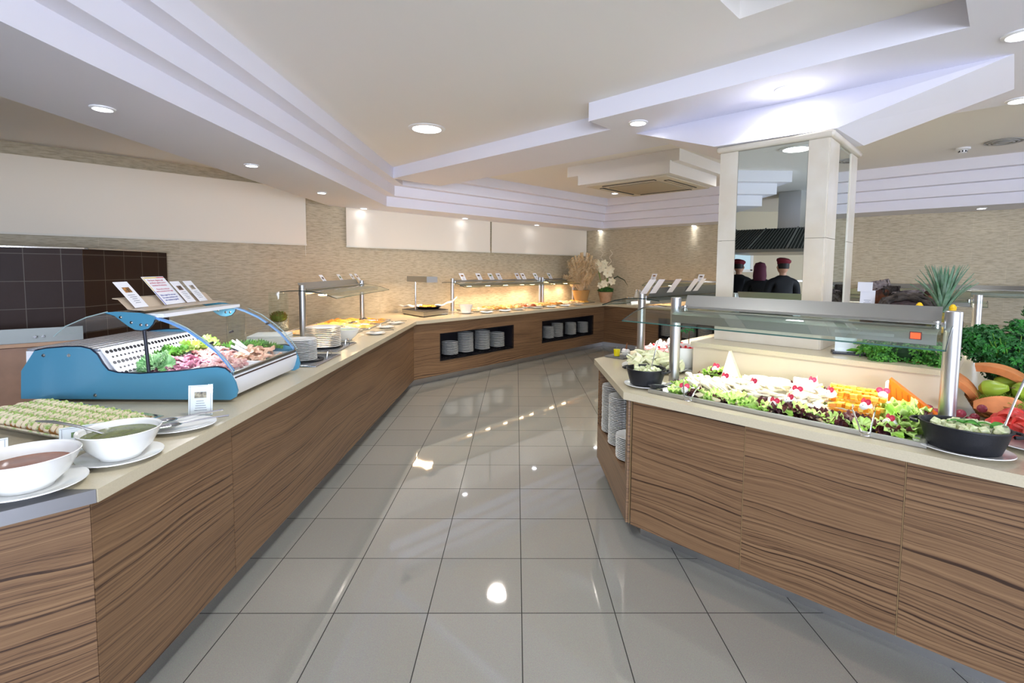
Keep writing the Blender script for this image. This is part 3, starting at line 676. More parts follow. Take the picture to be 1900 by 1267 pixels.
def person(loc, rz, label, hat='cap', h=1.0, reach=1):
    t = thing('person', label, 'person', loc, rz); t.scale = (h, h, h)
    # faces local -y
    v = [(0, 0, .95), (0, 0, 1.12), (0, -.01, 1.32), (0, 0, 1.47), (0, 0, 1.56),
         (.10, 0, .9), (.11, -.01, .5), (.11, .02, .10), (.11, -.13, .04), (-.10, 0, .9), (-.11, -.01, .5), (-.11, .02, .10), (-.11, -.13, .04),
         (.19, 0, 1.43), (.25, -.05, 1.17), (.21, -.27*reach-.04, 1.08), (-.19, 0, 1.43), (-.25, -.03, 1.17), (-.2, -.24, 1.05)]
    e = [(0, 1), (1, 2), (2, 3), (3, 4), (0, 5), (5, 6), (6, 7), (7, 8), (0, 9), (9, 10), (10, 11), (11, 12), (3, 13), (13, 14), (14, 15), (3, 16), (16, 17), (17, 18)]
    r = [(.17, .12), (.15, .11), (.18, .12), (.12, .085), .055, .095, .07, .05, .045, .095, .07, .05, .045, .075, .055, .045, .075, .055, .045]
    skinned('uniform', v, e, r, UNIF, t)
    # head with face
    bm = nb(); bmesh.ops.create_uvsphere(bm, u_segments=20, v_segments=14, radius=.1)
    for q in bm.verts:
        q.co.x *= .82; q.co.z *= 1.18
        if q.co.z < 0: q.co.x *= 1+.9*q.co.z; q.co.y += .1*q.co.z
    bmesh.ops.translate(bm, verts=bm.verts, vec=(0, -.01, 1.68))
    box(bm, (0, -.108, 1.665), (.022, .03, .04), bev=.006)
    for sx in (-1, 1): lathe(bm, [(0, -.025), (.014, -.01), (.016, .01), (0, .026)], 8, c=(sx*.083, .0, 1.675))
    rod(bm, (0, .0, 1.52), (0, -.005, 1.62), .05, .05)
    part('head', bm, SKIN, t)
    bm = nb()
    for sx in (-1, 1): lathe(bm, [(0, -.006), (.009, 0), (0, .006)], 8, c=(sx*.032, -.093, 1.69), mi=0)
    box(bm, (0, -.093, 1.625), (.04, .01, .008)); part('eyes_and_mouth', bm, mat('dark_features', '3a1c18', .5), t)
    # hands: palm plus five fingers
    for sx, x, y, z in ((1, .21, -.27*reach-.04, 1.08), (-1, -.2, -.24, 1.05)):
        vv = [(x, y, z), (x, y-.06, z-.01), (x, y-.095, z-.012)]; ee = [(0, 1), (1, 2)]; rr = [(.026, .02), (.036, .016), (.034, .014)]
        for k, (dx, ln) in enumerate(((-.027, .06), (-.009, .07), (.009, .066), (.027, .052))):
            b0 = len(vv); vv += [(x+dx, y-.10, z-.014), (x+dx, y-.10-ln*.5, z-.02), (x+dx*1.05, y-.10-ln*.9, z-.045)]; ee += [(2, b0), (b0, b0+1), (b0+1, b0+2)]; rr += [.009, .009, .008]
        b0 = len(vv); vv += [(x-sx*.035, y-.045, z), (x-sx*.055, y-.08, z-.012)]; ee += [(1, b0), (b0, b0+1)]; rr += [.011, .009]
        skinned('hand', vv, ee, rr, SKIN, t)
    if hat == 'cap':
        bm = nb(); lathe(bm, [(.088, 1.715), (.093, 1.745), (.112, 1.772), (.110, 1.80), (.07, 1.822), (0, 1.83)], 22, sx=.95); bmesh.ops.rotate(bm, verts=bm.verts, cent=(0, 0, 1.75), matrix=Matrix.Rotation(.18, 3, 'Y'))
        part('cap', bm, CAP, t)
        bm = nb(); lathe(bm, [(.078, 1.655), (.085, 1.69), (.086, 1.74)], 20, c=(0, .012, 0), sx=.96); part('hair', bm, mat('dark_hair', '201614', .6), t)
    else:
        bm = nb(); lathe(bm, [(.10, 1.50), (.11, 1.58), (.10, 1.68), (.10, 1.74), (.075, 1.80), (0, 1.825)], 22, c=(0, .022, 0)); part('headscarf', bm, CAPP, t)
    return t
fa = math.atan2(-.45, -.89)+PI/2
person((-4.2, .84, 0), fa+.2, 'cook in black with a dark red cap, left one in the pillar mirror', 'cap', 1.02)
person((-3.56, .76, 0), fa, 'cook in black with a wine headscarf, middle one in the pillar mirror', 'scarf', .99)
person((-3.0, .66, 0), fa-.3, 'cook in black with a dark red cap reaching forward, right in the pillar mirror', 'cap', 1.02)
# ================================================================ SNEEZE GUARDS
HOUS = mat('lamp_housing', 'a7a7a2', .35, .9); UNDER = mat('white_reflector', 'e8e2d4', .4)
HEAT = emis('heat_lamp', 'ffd9a8', 22)
def guard(label, p0, p1, lamps=(), H_=1.465, reach=.37, col=(1, .76, .54), lp=10, wide=.14, ext=(.06, .06), tube_lamp=False, upst=.07, group=None, fin=STEELM, lip=.066, lm=None):
    """p0->p1: post axes; customers stand on the right-hand side of p0->p1"""
    p0 = Vector(p0[:2]); p1 = Vector(p1[:2]); d = p1-p0; ln = d.length; h = H_-T
    t = thing('sneeze_guard', label, 'sneeze guard', (p0.x, p0.y, T+.001), math.atan2(d.y, d.x), group)
    for x in (0, ln):
        bm = nb(); lathe(bm, [(0, 0), (.033, 0), (.033, h-.002), (.031, h), (0, h)], 28, c=(x, 0, 0)); part('post', bm, fin, t)
    g = 1.405-T; e0, e1 = ext; pr = [(.2, g-.012), (.1, g-.002), (0, g), (-.12, g-.006), (-.24, g-.03), (-reach, g-.075)]
    bm = nb(); A = [(-e0, y, z) for y, z in pr]; B = [(ln+e1, y, z) for y, z in pr]
    sheet(bm, A, B, .006, (0, 0, 1)); gs_ = part('glass_shelf', bm, GLASSG, t)
    for x in (-e0-.002, ln+e1+.002):
        bm = nb(); sheet(bm, [(x-.0015, y, z-.0005) for y, z in pr], [(x+.0015, y, z-.0005) for y, z in pr], .007, (0, 0, 1)); part('glass_edge', bm, mat('dark_glass_edge', '22302e', .2), gs_)
    bm = nb(); sheet(bm, [(-e0, -reach-.002, pr[-1][1]-.0005), (-e0, -reach+.001, pr[-1][1]-.0005)], [(ln+e1, -reach-.002, pr[-1][1]-.0005), (ln+e1, -reach+.001, pr[-1][1]-.0005)], .007, (0, 0, 1)); part('glass_edge', bm, GEDGE, gs_)
    # lamp housing below the glass between the posts
    x0, x1 = .045, ln-.045; bm = nb()
    pts = [(-wide, g-lip), (-wide-.004, g-.03), (-.1, g-.014), (.06, g-.014), (.06, g-.05), (.056, g-.05), (.05, g-.022), (-.098, g-.022), (-wide+.003, g-.036), (-wide+.006, g-lip)]
    a_ = [bm.verts.new((x0, y, z)) for y, z in pts]; b_ = [bm.verts.new((x1, y, z)) for y, z in pts]; n = len(pts)
    bm.faces.new(a_); bm.faces.new(b_[::-1])
    for i in range(n): bm.faces.new((a_[i], a_[(i+1) % n], b_[(i+1) % n], b_[i]))
    hs = part('lamp_housing', bm, HOUS, t, smooth=20)
    # slanted card ledge
    if upst:
        bm = nb(); sheet(bm, [(x0, .03, g+.010), (x0, .066, g+.01+upst)], [(x1, .03, g+.010), (x1, .066, g+.01+upst)], .004, (0, 1, 0))
        sheet(bm, [(x0, -.06, g+.008), (x0, .03, g+.012)], [(x1, -.06, g+.008), (x1, .03, g+.012)], .003, (0, 0, 1))
        part('card_ledge', bm, lm or HOUS, t)
    for x, s in ((0, 1), (ln, -1)):
        bm = nb(); rod(bm, (x+s*.03, 0, g+.004), (x+s*.075, 0, g+.004), .011); rod(bm, (x+s*.06, 0, g-.014), (x+s*.06, 0, g+.02), .018); part('bracket', bm, CHROME, t)
    if tube_lamp:
        bm = nb(); box(bm, ((x0+x1)/2, -.03, g-.030), (x1-x0-.2, .03, .008)); part('light_strip', bm, emis('white_strip', 'fdfcf2', 10), hs)
        c = Vector((t.location.x, t.location.y, 0))+Matrix.Rotation(t.rotation_euler.z, 3, 'Z') @ Vector((ln/2, -.05, 0))
        o = light('AREA', (c.x, c.y, T+g-.055), lp, col, ln-.25, (0, 0, -1), sy=.05); o.data.spread = 2.0; o.rotation_euler = (0, 0, t.rotation_euler.z)
    for x in lamps:
        bm = nb(); lathe(bm, [(0, g-.072), (.045, g-.073), (.056, g-.062), (0, g-.062)], 24, c=(x, -.04, 0)); part('heat_lamp', bm, HEAT, hs)
        c = Vector((t.location.x, t.location.y, 0))+Matrix.Rotation(t.rotation_euler.z, 3, 'Z') @ Vector((x, -.04, 0))
        light('SPOT', (c.x, c.y, T+g-.095), lp*.62, col, .04, spot=150, blend=.6)
    return t
# island, front: cheese
GF = guard('steel and glass sneeze guard over the cheese tray, red switch at its right end', (1.047, 3.223), (2.02, 2.25), H_=1.475, tube_lamp=True, lp=3.4, col=(1, .98, .93), ext=(.17, -.0), upst=.075, lip=.08)
g = 1.405-T; ln = 1.376
bm = nb(); box(bm, (ln-.12, -.1445, g-.042), (.045, .006, .036)); part('switch_bezel', bm, mat('dark_red_bezel', '5a1512', .4), GF, smooth=None)
bm = nb(); box(bm, (ln-.12, -.149, g-.042), (.036, .005, .027)); part('rocker_switch', bm, emis('red_switch_glow', 'ff4a22', 2.2), GF, 'glowing orange-red rocker switch', smooth=None)
bm = nb(); box(bm, (ln-.32, -.1445, g-.05), (.24, .003, .014)); part('maker_plate', bm, STEELM, GF, smooth=None)
# island, far left side
pb = (1.085, 4.255)
GB = guard('sneeze guard on the far left edge of the island with five white cards on top', (pb[0]+1.19, pb[1]+1.19), pb, H_=1.465, tube_lamp=True, lp=6, col=(1, .97, .92), upst=.085, lm=mat('dark_satin_rail', '75777a', .5, .6))
# island, right side
pr_ = at(1815, 547, 1.46)
GR = guard('sneeze guard on the right side of the island behind the pineapple', (pr_.x-.0, pr_.y), (pr_.x-1.0, pr_.y+1.0), H_=1.46, tube_lamp=True, lp=9, col=(1, .97, .92))
# left counter
GL = guard('sneeze guard over the gratin trays on the left counter, four cards on top', (-2.2, 5.12), (-2.2, 7.09), lamps=(.45, 1.0, 1.5), H_=1.465, lp=15, wide=.24)
# wall counter, two guards end to end
e2 = Vector((.6595, .7517)); nn = Vector((-.7517, .6595))
def ray_n(px, n):   # point on the line at distance n behind the worktop edge seen in column px
    a = Vector(E2[0])+nn*n; p = onp(px, 540, a, a+e2); return (p.x, p.y)
GC = guard('long sneeze guard with five glowing heat lamps below the far blinds', ray_n(839.5, .95), ray_n(1001, .95), lamps=(.35, .82, 1.3, 1.78, 2.1), lp=11, upst=.03, H_=1.475, ext=(.06, .01))
GD = guard('short sneeze guard beside the pampas grass with two glowing heat lamps', ray_n(1006.5, .93), ray_n(1063, .93), lamps=(.3, .75), lp=11, upst=.03, H_=1.475, ext=(.0, .06))
# back wall counter
def ray3(px, n): 
    a = Vector(E3[0])+Vector((.668, .744))*n; p = onp(px, 540, a, a+Vector(d3)); return (p.x, p.y)
GE = guard('glass sneeze guard on the back wall counter behind the island guard', ray3(1212, .42), ray3(1420, .42), lamps=(.4, 1.2), lp=10, upst=.03, H_=1.46)
GG = guard('long steel sneeze guard on the back wall counter right of the pillar', ray3(1600, .42), ray3(2010, .42), lamps=(), lp=10, upst=.06, H_=1.46)
# ================================================================ SMALL THING BUILDERS
ORD = 'first second third fourth fifth sixth seventh eighth ninth tenth eleventh twelfth thirteenth fourteenth fifteenth sixteenth seventeenth eighteenth nineteenth twentieth twenty-first twenty-second twenty-third twenty-fourth twenty-fifth twenty-sixth twenty-seventh twenty-eighth twenty-ninth thirtieth thirty-first thirty-second thirty-third thirty-fourth thirty-fifth thirty-sixth thirty-seventh thirty-eighth thirty-ninth fortieth'.split()
def plate_bm(r, h=.02, n=36, s=(1, 1)):
    bm = nb(); lathe(bm, [(0, 0), (r*.55, 0), (r*.6, .003), (r*.66, .006), (r*.97, h), (r, h+.001), (r*.995, h+.004), (r*.93, h+.002), (r*.64, .0095), (r*.55, .006), (0, .006)], n, sx=s[0], sy=s[1]); return bm
PLATES = {}
def plate(loc, label, r=.13, group=None, rz=0, s=(1, 1), kind='plate', h=.02):
    k = (round(r, 3), s, kind, h)
    if k not in PLATES: PLATES[k] = Pool(tag(obj(kind, plate_bm(r, h, s=s), CERAM), 'white plate', 'plate'))
    return PLATES[k].put(0, loc=loc, rz=rz, label=label, group=group)
def stack(x, y, z0, z1, r, pitch, where, group):
    n = max(3, int(round((z1-z0)/pitch)))
    for i in range(n):
        j = n-1-i; w_ = 'topmost plate' if j == 0 else 'bottom plate' if i == 0 else '%s plate from the top' % ORD[j]
        plate((x+random.uniform(-.002, .002), y+random.uniform(-.002, .002), z0+i*pitch), '%s in %s' % (w_, where), r, group, h=.012 if pitch < .016 else .014)
def bowl_bm(r, h, n=40, foot=.45, th=.006, s=(1, 1)):
    bm = nb(); lathe(bm, [(0, .002), (r*foot, .002), (r*foot, 0), (r*(foot+.04), 0), (r*(foot+.05), .006), (r*.78, h*.42), (r*.93, h*.8), (r*.985, h*.97), (r, h), (r*.985, h+.002), (r*.93, h*.97), (r*.89, h*.8), (r*.74, h*.42), (r*foot*.9, .012), (0, .010)], n, sx=s[0], sy=s[1]); return bm
def spoon_parts(t, L_=.26, m=CHROME, bend=.03, wdt=.028):
    bm = nb()
    lathe(bm, [(0, .0), (.5, .12), (.85, .5), (1, 1), (.93, 1), (.8, .55), (.45, .2), (0, .1)], 18)
    for v in bm.verts: v.co.x *= wdt; v.co.y *= wdt*1.45; v.co.z = v.co.z*.012-.0
    part('spoon_bowl', bm, m, t)
    bm = nb(); pts = [(0, wdt*1.35, .011), (0, wdt*2.2, .014), (0, L_*.6, .014+bend*.6), (0, L_, .012+bend)]
    tube(bm, pts, .004, 8, rr=[.0045, .0035, .0045, .0055]); part('handle', bm, m, t)
def mk_spoon(L_=.26, label='spoon', wdt=.028, bend=.03):
    t = thing('serving_spoon', label, 'spoon'); spoon_parts(t, L_, bend=bend, wdt=wdt); return t
SPOONS = Pool(mk_spoon()); BIGSP = Pool(mk_spoon(.24, wdt=.042, bend=.005))
def mk_tongs(L_=.26, wd=.03):
    t = thing('serving_tongs', 'tongs', 'tongs')
    for s in (-1, 1):
        bm = nb(); tube(bm, [(s*.004, 0, .0), (s*.012, .01, 0), (s*.018, L_*.3, 0), (s*wd, L_*.75, 0)], .0028, 8); part('arm', bm, CHROME, t)
        bm = nb(); lathe(bm, [(0, -.003), (.5, -.002), (1, 0), (.5, .003), (0, .004)], 14)
        for v in bm.verts: v.co = Vector((v.co.z*1.2+s*wd, v.co.y*.03+L_*.84, v.co.x*.016))
        part('paddle', bm, CHROME, t)
    bm = nb(); tube(bm, [(.012*math.cos(a), -.008+.012*math.sin(a), 0) for a in [PI+PI*i/8 for i in range(9)]], .003, 8); part('loop_end', bm, CHROME, t)
    return t
TONGS = Pool(mk_tongs())
PAPER = mat('white_card', 'f3f4f8', .5); INK = mat('grey_ink', '6a6d7c', .6)
def photo_mat(name, a, b): return mat(name, a, .5, var=.9, vs=60, col2=b)
PHS = [photo_mat('photo_a', 'c98a3c', '3a2a22'), photo_mat('photo_b', '8b6a4a', '2e2a28'), photo_mat('photo_c', '7fa05a', '3b4a2c'), photo_mat('photo_d', 'c9b9a0', '5a5048')]
def mk_card(w_=.105, h=.15, ph=0, holder=False, lines=5):
    t = thing('food_card', 'card', 'food card')
    bm = nb(); box(bm, (0, 0, h/2), (w_, .002, h)); part('card_sheet', bm, PAPER, t, smooth=None)
    bm = nb(); box(bm, (0, -.0016, h*.68), (w_*.5, .0008, h*.2)); part('dish_photo', bm, PHS[ph], t, smooth=None)
    bm = nb()
    for i in range(lines): box(bm, (random.uniform(-.02, .02)*w_, -.0016, h*(.48-.075*i)), (w_*random.uniform(.3, .55), .0006, h*.014))
    part('text_lines', bm, INK, t, smooth=None)
    if holder:
        bm = nb()
        for z_ in (.005, h-.005): box(bm, (0, -.0018, z_), (w_-.004, .0008, .001))
        for x in (-1, 1): box(bm, (x*(w_/2-.008), -.0018, h/2), (.001, .0008, h-.012))
        part('border_line', bm, INK, t, smooth=None)
        bm = nb(); box(bm, (0, -.003, h/2), (w_+.004, .0015, h+.006)); box(bm, (0, .003, h/2), (w_+.004, .0015, h+.006)); box(bm, (0, -.02, .001), (w_+.004, .05, .0015)); part('acrylic_holder', bm, GLASS, t, smooth=None)
    return t
CARDS = Pool(*[mk_card(ph=i) for i in range(4)])
def gw(G, x, y, z): p = Matrix.Rotation(G.rotation_euler.z, 3, 'Z') @ Vector((x, y, z)); return Vector(G.location)+p
def gcards(G, pxs, labels, tilt=-.62, y=.05, z=1.435-T, py=530, i0=0, group=None, sc=1.0):
    d = Matrix.Rotation(G.rotation_euler.z, 3, 'Z') @ Vector((1, 0, 0)); o = gw(G, 0, y+.05, 0)
    for i, (px, lab) in enumerate(zip(pxs, labels)):
        p = onp(px, py, (o.x, o.y), (o.x+d.x, o.y+d.y)); s = (p-o).dot(d)
        CARDS.put(i+i0, loc=gw(G, s, y, z), rot=(tilt, 0, G.rotation_euler.z), label=lab, group=group, scale=sc)
# ================================================================ PLATES IN THE NICHES
def nstack(C, px, top, bot, where, grp, n_=.15, r=.125, pitch=.022, zb=NZ[0]+.037):
    t, a, d, ang = C; nrm = Vector((-d.y, d.x)); o = a+nrm*n_; p = onp(px, top, o, o+d)
    q = onp(px, bot, o-nrm*r, o-nrm*r+d)
    stack(p.x, p.y, zb, min(p.z, NZ[1]-.01), r, pitch, where, grp)
for px, tp, bt, w_ in ((834.7, 632, 658, 'the shortest stack at the left of the near niche'), (863.8, 615, 654, 'the wide second stack of the near niche'),
                       (894.9, 611, 649, 'the tall third stack of the near niche'), (922.4, 615.5, 645, 'the right-hand stack of the near niche')):
    nstack(C2, px, tp, bt, w_, 'plates stacked in the near niche')
for px, tp, bt, w_ in ((1017, 606.5, 632, 'the leftmost low stack of the far niche'), (1034, 599, 628, 'the second stack of the far niche'),
                       (1058.8, 597.5, 624, 'the third stack of the far niche'), (1081, 596.5, 621, 'the rightmost stack of the far niche')):
    nstack(C2, px, tp, bt, w_, 'plates stacked in the far niche', r=.115)
for px, tp, w_ in ((1239, 603, 'the left stack of the back wall niche'), (1279, 602, 'the middle stack of the back wall niche'), (1309, 607, 'the right stack of the back wall niche')):
    nstack(C3, px, tp, 640, w_, 'plates stacked in the back wall niche', r=.135)
# island shelf
gn = (g1-g0).normalized(); gq = Vector((-gn.y, gn.x)); so = g0+gq*.17
for yy, tp, w_ in ((3.845, 716, 'the left tall stack on the island shelf'), (3.56, 735, 'the middle tall stack on the island shelf'), (3.28, 808, 'the short stack nearest the corner on the island shelf')):
    p = onp(1150, tp, (0, yy), (1, yy))
    stack(.803, yy, SZ+.0, min(p.z, .855), .118, .0122, w_, 'plates stacked on the island shelf')
# ================================================================ LEFT COUNTER, NEAR END
def sauce_bowl(loc, r, h, label, liquid, lv=.72, s=(1, 1), rz=0, kind='sauce_bowl'):
    t = thing(kind, label, 'bowl', loc, rz); part('bowl', bowl_bm(r, h, s=s), CERAM, t)
    bm = nb(); q = r*(.74+.19*(lv-.42)/.4)*.985; lathe(bm, [(0, h*lv), (q*.8, h*lv), (q, h*lv+.0015), (q*.95, h*lv-.01), (0, h*lv-.012)], 40, sx=s[0], sy=s[1]); part('sauce', bm, liquid, t, label.split(' of ')[-1] if 0 else None); return t
BROWN = mat('brown_sauce', '94593a', .18, var=.25, vs=14); GREEN = mat('green_herb_sauce', '6c7634', .15, var=.3, vs=25)
plate((-1.585, 1.60, T+.001), 'white oval saucer under the bowl of brown sauce', .145, h=.017)
sauce_bowl((-1.60, 1.60, T+.0075), .142, .108, 'large white bowl of brown sauce at the bottom left corner', BROWN, .66)
plate((-1.50, 1.862, T+.001), 'white saucer under the bowl of green sauce', .135, h=.016)
sauce_bowl((-1.505, 1.868, T+.0075), .132, .108, 'white bowl of green herb sauce with a ladle handle resting in it', GREEN, .8)
plate((-1.528, 2.215, T+.001), 'white oval plate carrying two metal serving spoons beside the blue case', .155, s=(.82, 1), rz=-1.2, h=.016)
BIGSP.put(0, loc=(-1.545, 2.17, T+.016), rot=(0, .0, -.95), label='front serving spoon on the oval plate, bowl nearest the aisle')
BIGSP.put(0, loc=(-1.61, 2.24, T+.016), rot=(0, .0, -.85), label='rear serving spoon on the oval plate, behind the other spoon')
t = thing('ladle', 'thin steel ladle whose handle leans over the rim of the green sauce bowl', 'ladle', (-1.50, 1.87, T+.1)); pts = [(-.02, .01, -.03), (-.09, .0, .0), (-.15, -.015, .027), (-.24, -.02, .045), (-.29, -.03, .05)]
bm = nb(); tube(bm, pts, .0045, 8, rr=[.003, .004, .005, .006, .004]); part('handle', bm, STEEL, t)
bm = nb(); lathe(bm, [(0, -.03), (.025, -.02), (.032, 0), (.029, 0), (.022, -.017), (0, -.026)], 16, c=(.0, .01, -.025)); part('cup', bm, STEEL, t)
p = at(372, 772, T); c = mk_card(.105, .148, 3, True); c.location = (p.x, p.y, T+.003); c.rotation_euler = (-.12, 0, math.radians(14)); c.name = 'menu_card'
tag(c, 'white menu card in a clear stand in front of the blue case', 'food card')
c = mk_card(.14, .10, 2, True); c.location = (-1.70, 1.93, T+.003); c.rotation_euler = (-.35, 0, math.radians(38)); tag(c, 'menu card in a clear stand leaning behind the green sauce bowl', 'food card')
c = mk_card(.14, .10, 3, True); c.location = (-1.90, 1.74, T+.003); c.rotation_euler = (-.35, 0, math.radians(40)); tag(c, 'menu card in a clear stand behind the brown sauce bowl', 'food card')
# bread tray
TA = Vector((-1.655, 2.315)); ta = Vector((-.942, .336)); tn = Vector((-.336, -.942)); tl, tw = .84, .36; tr = math.atan2(ta.y, ta.x)
t = thing('serving_tray', 'long shiny steel tray of garnished bread slices in the left foreground', 'tray', (TA.x+ta.x*tl/2+tn.x*tw/2, TA.y+ta.y*tl/2+tn.y*tw/2, T+.001), tr)
bm = nb(); box(bm, (0, 0, .004), (tl-.06, tw-.06, .004)); part('tray_base', bm, CHROME, t)
bm = nb()
V = [[bm.verts.new((sx*(tl/2-o), sy*(tw/2-o), z)) for sx, sy in ((-1, -1), (1, -1), (1, 1), (-1, 1))] for o, z in ((.032, .003), (.02, .026), (0, .028), (0, .024), (.022, .022))]
for A, B in zip(V, V[1:]):
    for i in range(4): bm.faces.new((A[i], A[(i+1) % 4], B[(i+1) % 4], B[i]))
part('tray_rim', bm, CHROME, t, smooth=None)
CRUST = mat('bread_crust', 'c98d4a', .7, var=.3, vs=40); CRUMB = mat('bread_crumb', 'efe0c0', .8, var=.15, vs=60); HERB = mat('chopped_herbs', '8fb04a', .8, var=.5, vs=70, col2='d9dcb0')
def blobmesh(bm, n, sz, area, z, mi=0, flat=.5, seg=1):
    for i in range(n):
        g = bmesh.ops.create_icosphere(bm, subdivisions=seg, radius=1)['verts']; s = random.uniform(.6, 1.2)*sz
        M = Matrix.Translation((random.uniform(-1, 1)*area[0], random.uniform(-1, 1)*area[1], z+random.uniform(0, .4)*sz)) @ Matrix.Rotation(random.uniform(0, 6), 4, 'Z') @ Matrix.Rotation(random.uniform(-.5, .5), 4, 'X') @ Matrix.Diagonal((s, s*random.uniform(.5, 1), s*flat, 1))
        bmesh.ops.transform(bm, matrix=M, verts=g)
        for f in set(f for v in g for f in v.link_faces): f.material_index = mi
def mk_crostino():
    t = thing('bread_slice', 'slice', 'bread')
    bm = nb(); lathe(bm, [(0, 0), (.92, 0), (1, .2), (1, .8), (.94, 1), (0, 1.02)], 18, wob=lambda k, z: 1+.04*math.sin(k*1.7))
    for v in bm.verts: v.co = Vector((v.co.x*.034, v.co.y*.046, v.co.z*.020))
    for f in bm.faces: f.material_index = 1 if f.normal.z > .8 or all(v.co.z > .015 for v in f.verts) else 0
    part('bread', bm, [CRUST, CRUMB], t)
    bm = nb(); blobmesh(bm, 22, .010, (.024, .034), .020, flat=.5); part('herb_topping', bm, HERB, t); return t
CROS = Pool(*[mk_crostino() for _ in range(3)])
rows = 4; cols = 19; k = 0
for r_ in range(rows):
    for c_ in range(cols):
        x = -tl/2+.085+c_*(tl-.15)/(cols-1); y = tw/2-.085-r_*(tw-.165)/(rows-1)
        p = Vector(t.location)+Matrix.Rotation(tr, 3, 'Z') @ Vector((x, y, .016))
        CROS.put(k, loc=p, rot=(random.uniform(-.1, .1), -.85+random.uniform(-.1, .1), tr+random.uniform(-.12, .12)),
                 label='herb-topped bread slice, %s from the right in the %s row of the long tray' % (ORD[c_], ('back', 'second', 'third', 'front')[3-r_]), group='garnished bread slices on the long tray'); k += 1
# ================================================================ BLUE REFRIGERATED DISPLAY CASE
BLUE = mat('blue_acrylic', '4b8aa6', .25, 0, .5, coat=.3); BLUED = mat('dark_blue_edge', '10182e', .4); BLUEA = mat('light_blue_bar', '6f9fd6', .3)
WPL = mat('white_enamel', 'eef0f2', .3); STL = mat('case_steel', 'cfd3dc', .25, .7)
X0, X1, Y0, Y1 = -2.65, -1.5, 2.66, 3.42
dc = thing('display_case', 'blue-sided curved glass refrigerated display case of raw meat on the left counter', 'display case', (0, 0, 0))
SIDE = [(-2.649, .935), (-2.639, 1.086), (-2.564, 1.194), (-2.50, 1.207), (-2.40, 1.216), (-2.32, 1.217), (-2.27, 1.205), (-2.236, 1.176), (-2.21, 1.127), (-2.183, 1.092), (-2.13, 1.078), (-2.013, 1.073), (-1.812, 1.088), (-1.66, 1.108), (-1.60, 1.112), (-1.56, 1.104), (-1.534, 1.081), (-1.507, 1.029), (-1.497, .984), (-1.507, .95), (-1.536, .935)]
WING = [(-2.19, 1.402), (-2.125, 1.407), (-1.998, 1.402), (-1.93, 1.385), (-1.926, 1.365), (-1.935, 1.342), (-1.959, 1.318), (-1.996, 1.309), (-2.03, 1.312), (-2.06, 1.328), (-2.091, 1.351), (-2.134, 1.385)]
def xz(bm, pts, y, th, mi=0):
    a = [bm.verts.new((x, y, z)) for x, z in pts]; b = [bm.verts.new((x, y+th, z)) for x, z in pts]; n = len(pts)
    for f in [bm.faces.new(a), bm.faces.new(b[::-1])]+[bm.faces.new((a[i], b[i], b[(i+1) % n], a[(i+1) % n])) for i in range(n)]: f.material_index = mi
for y in (Y0-.012, Y1):
    bm = nb(); xz(bm, SIDE, y, .012); sp_ = part('side_panel', bm, BLUE, dc)
    bm = nb(); tube(bm, [(x, y+.006, z+.002) for x, z in SIDE[2:17]], .0045, 6); part('panel_edge', bm, BLUED, sp_, 'dark navy edge')
    for x, z in ((-2.514, 1.171), (-2.381, 1.172), (-2.253, .957)):
        bm = nb(); rod(bm, (x, y-.003, z), (x, y-.001, z), .009, n=14); rod(bm, (x, y-.009, z), (x, y-.003, z), .005, n=10); o = part('screw', bm, CHROME, sp_)
for y in (Y0-.010, Y1-.0):
    bm = nb(); xz(bm, WING, y, .010); wb_ = part('wing_bracket', bm, BLUE, dc)
    bm = nb(); tube(bm, [(x, y+.005, z) for x, z in WING[4:]+WING[:1]], .004, 6); part('panel_edge', bm, BLUED, wb_, 'dark navy edge')
    for x, z in ((-2.10, 1.378), (-2.045, 1.35), (-1.995, 1.338), (-1.965, 1.337)):
        bm = nb(); rod(bm, (x, y-.003, z), (x, y-.0005, z), .008, n=12); rod(bm, (x, y-.008, z), (x, y-.003, z), .0045, n=10); part('screw', bm, CHROME, wb_)
bm = nb(); rod(bm, (-1.99, Y0+.004, 1.31), (-1.975, Y0+.004, 1.07), .009, n=14); part('support_rod', bm, mat('dark_rod', '2a2c34', .35, .5), dc)
ARC = [(-1.93, 1.372), (-1.85, 1.345), (-1.76, 1.303), (-1.68, 1.248), (-1.61, 1.19), (-1.56, 1.13), (-1.525, 1.085)]
for y in (Y0+.02, Y1-.005):
    bm = nb(); A = [(x-.010, y-.008, z-.004) for x, z in ARC]; B = [(x-.010, y+.014, z-.004) for x, z in ARC]; sheet(bm, A, B, .012, (0, 0, 1)); part('arch_bar', bm, BLUEA, dc)
for y, x, z in ((Y0+.04, -1.66, 1.232), (Y0+.30, -1.70, 1.26), (Y1-.03, -1.70, 1.262)):
    bm = nb(); rod(bm, (x-.008, y, z), (x+.012, y, z+.007), .007, n=12); part('hinge_knob', bm, BLACKM, dc)
GA = [(-2.46, 1.27), (-2.395, 1.325), (-2.282, 1.374), (-2.17, 1.404), (-2.05, 1.41), (-1.93, 1.392), (-1.85, 1.362), (-1.76, 1.32), (-1.68, 1.262), (-1.61, 1.202), (-1.56, 1.142), (-1.52, 1.08)]
bm = nb(); A = [(x, Y0-.008, z) for x, z in GA[:5]]; B = [(x, Y1+.008, z) for x, z in GA[:5]]; sheet(bm, A, B, .005, (0, 0, 1)); part('rear_glass', bm, GLASS, dc)
bm = nb(); A = [(x, Y0+.002, z) for x, z in GA[5:]]; B = [(x, Y1+.01, z) for x, z in GA[5:]]; sheet(bm, A, B, .005, (0, 0, 1)); part('front_glass', bm, GLASS, dc)
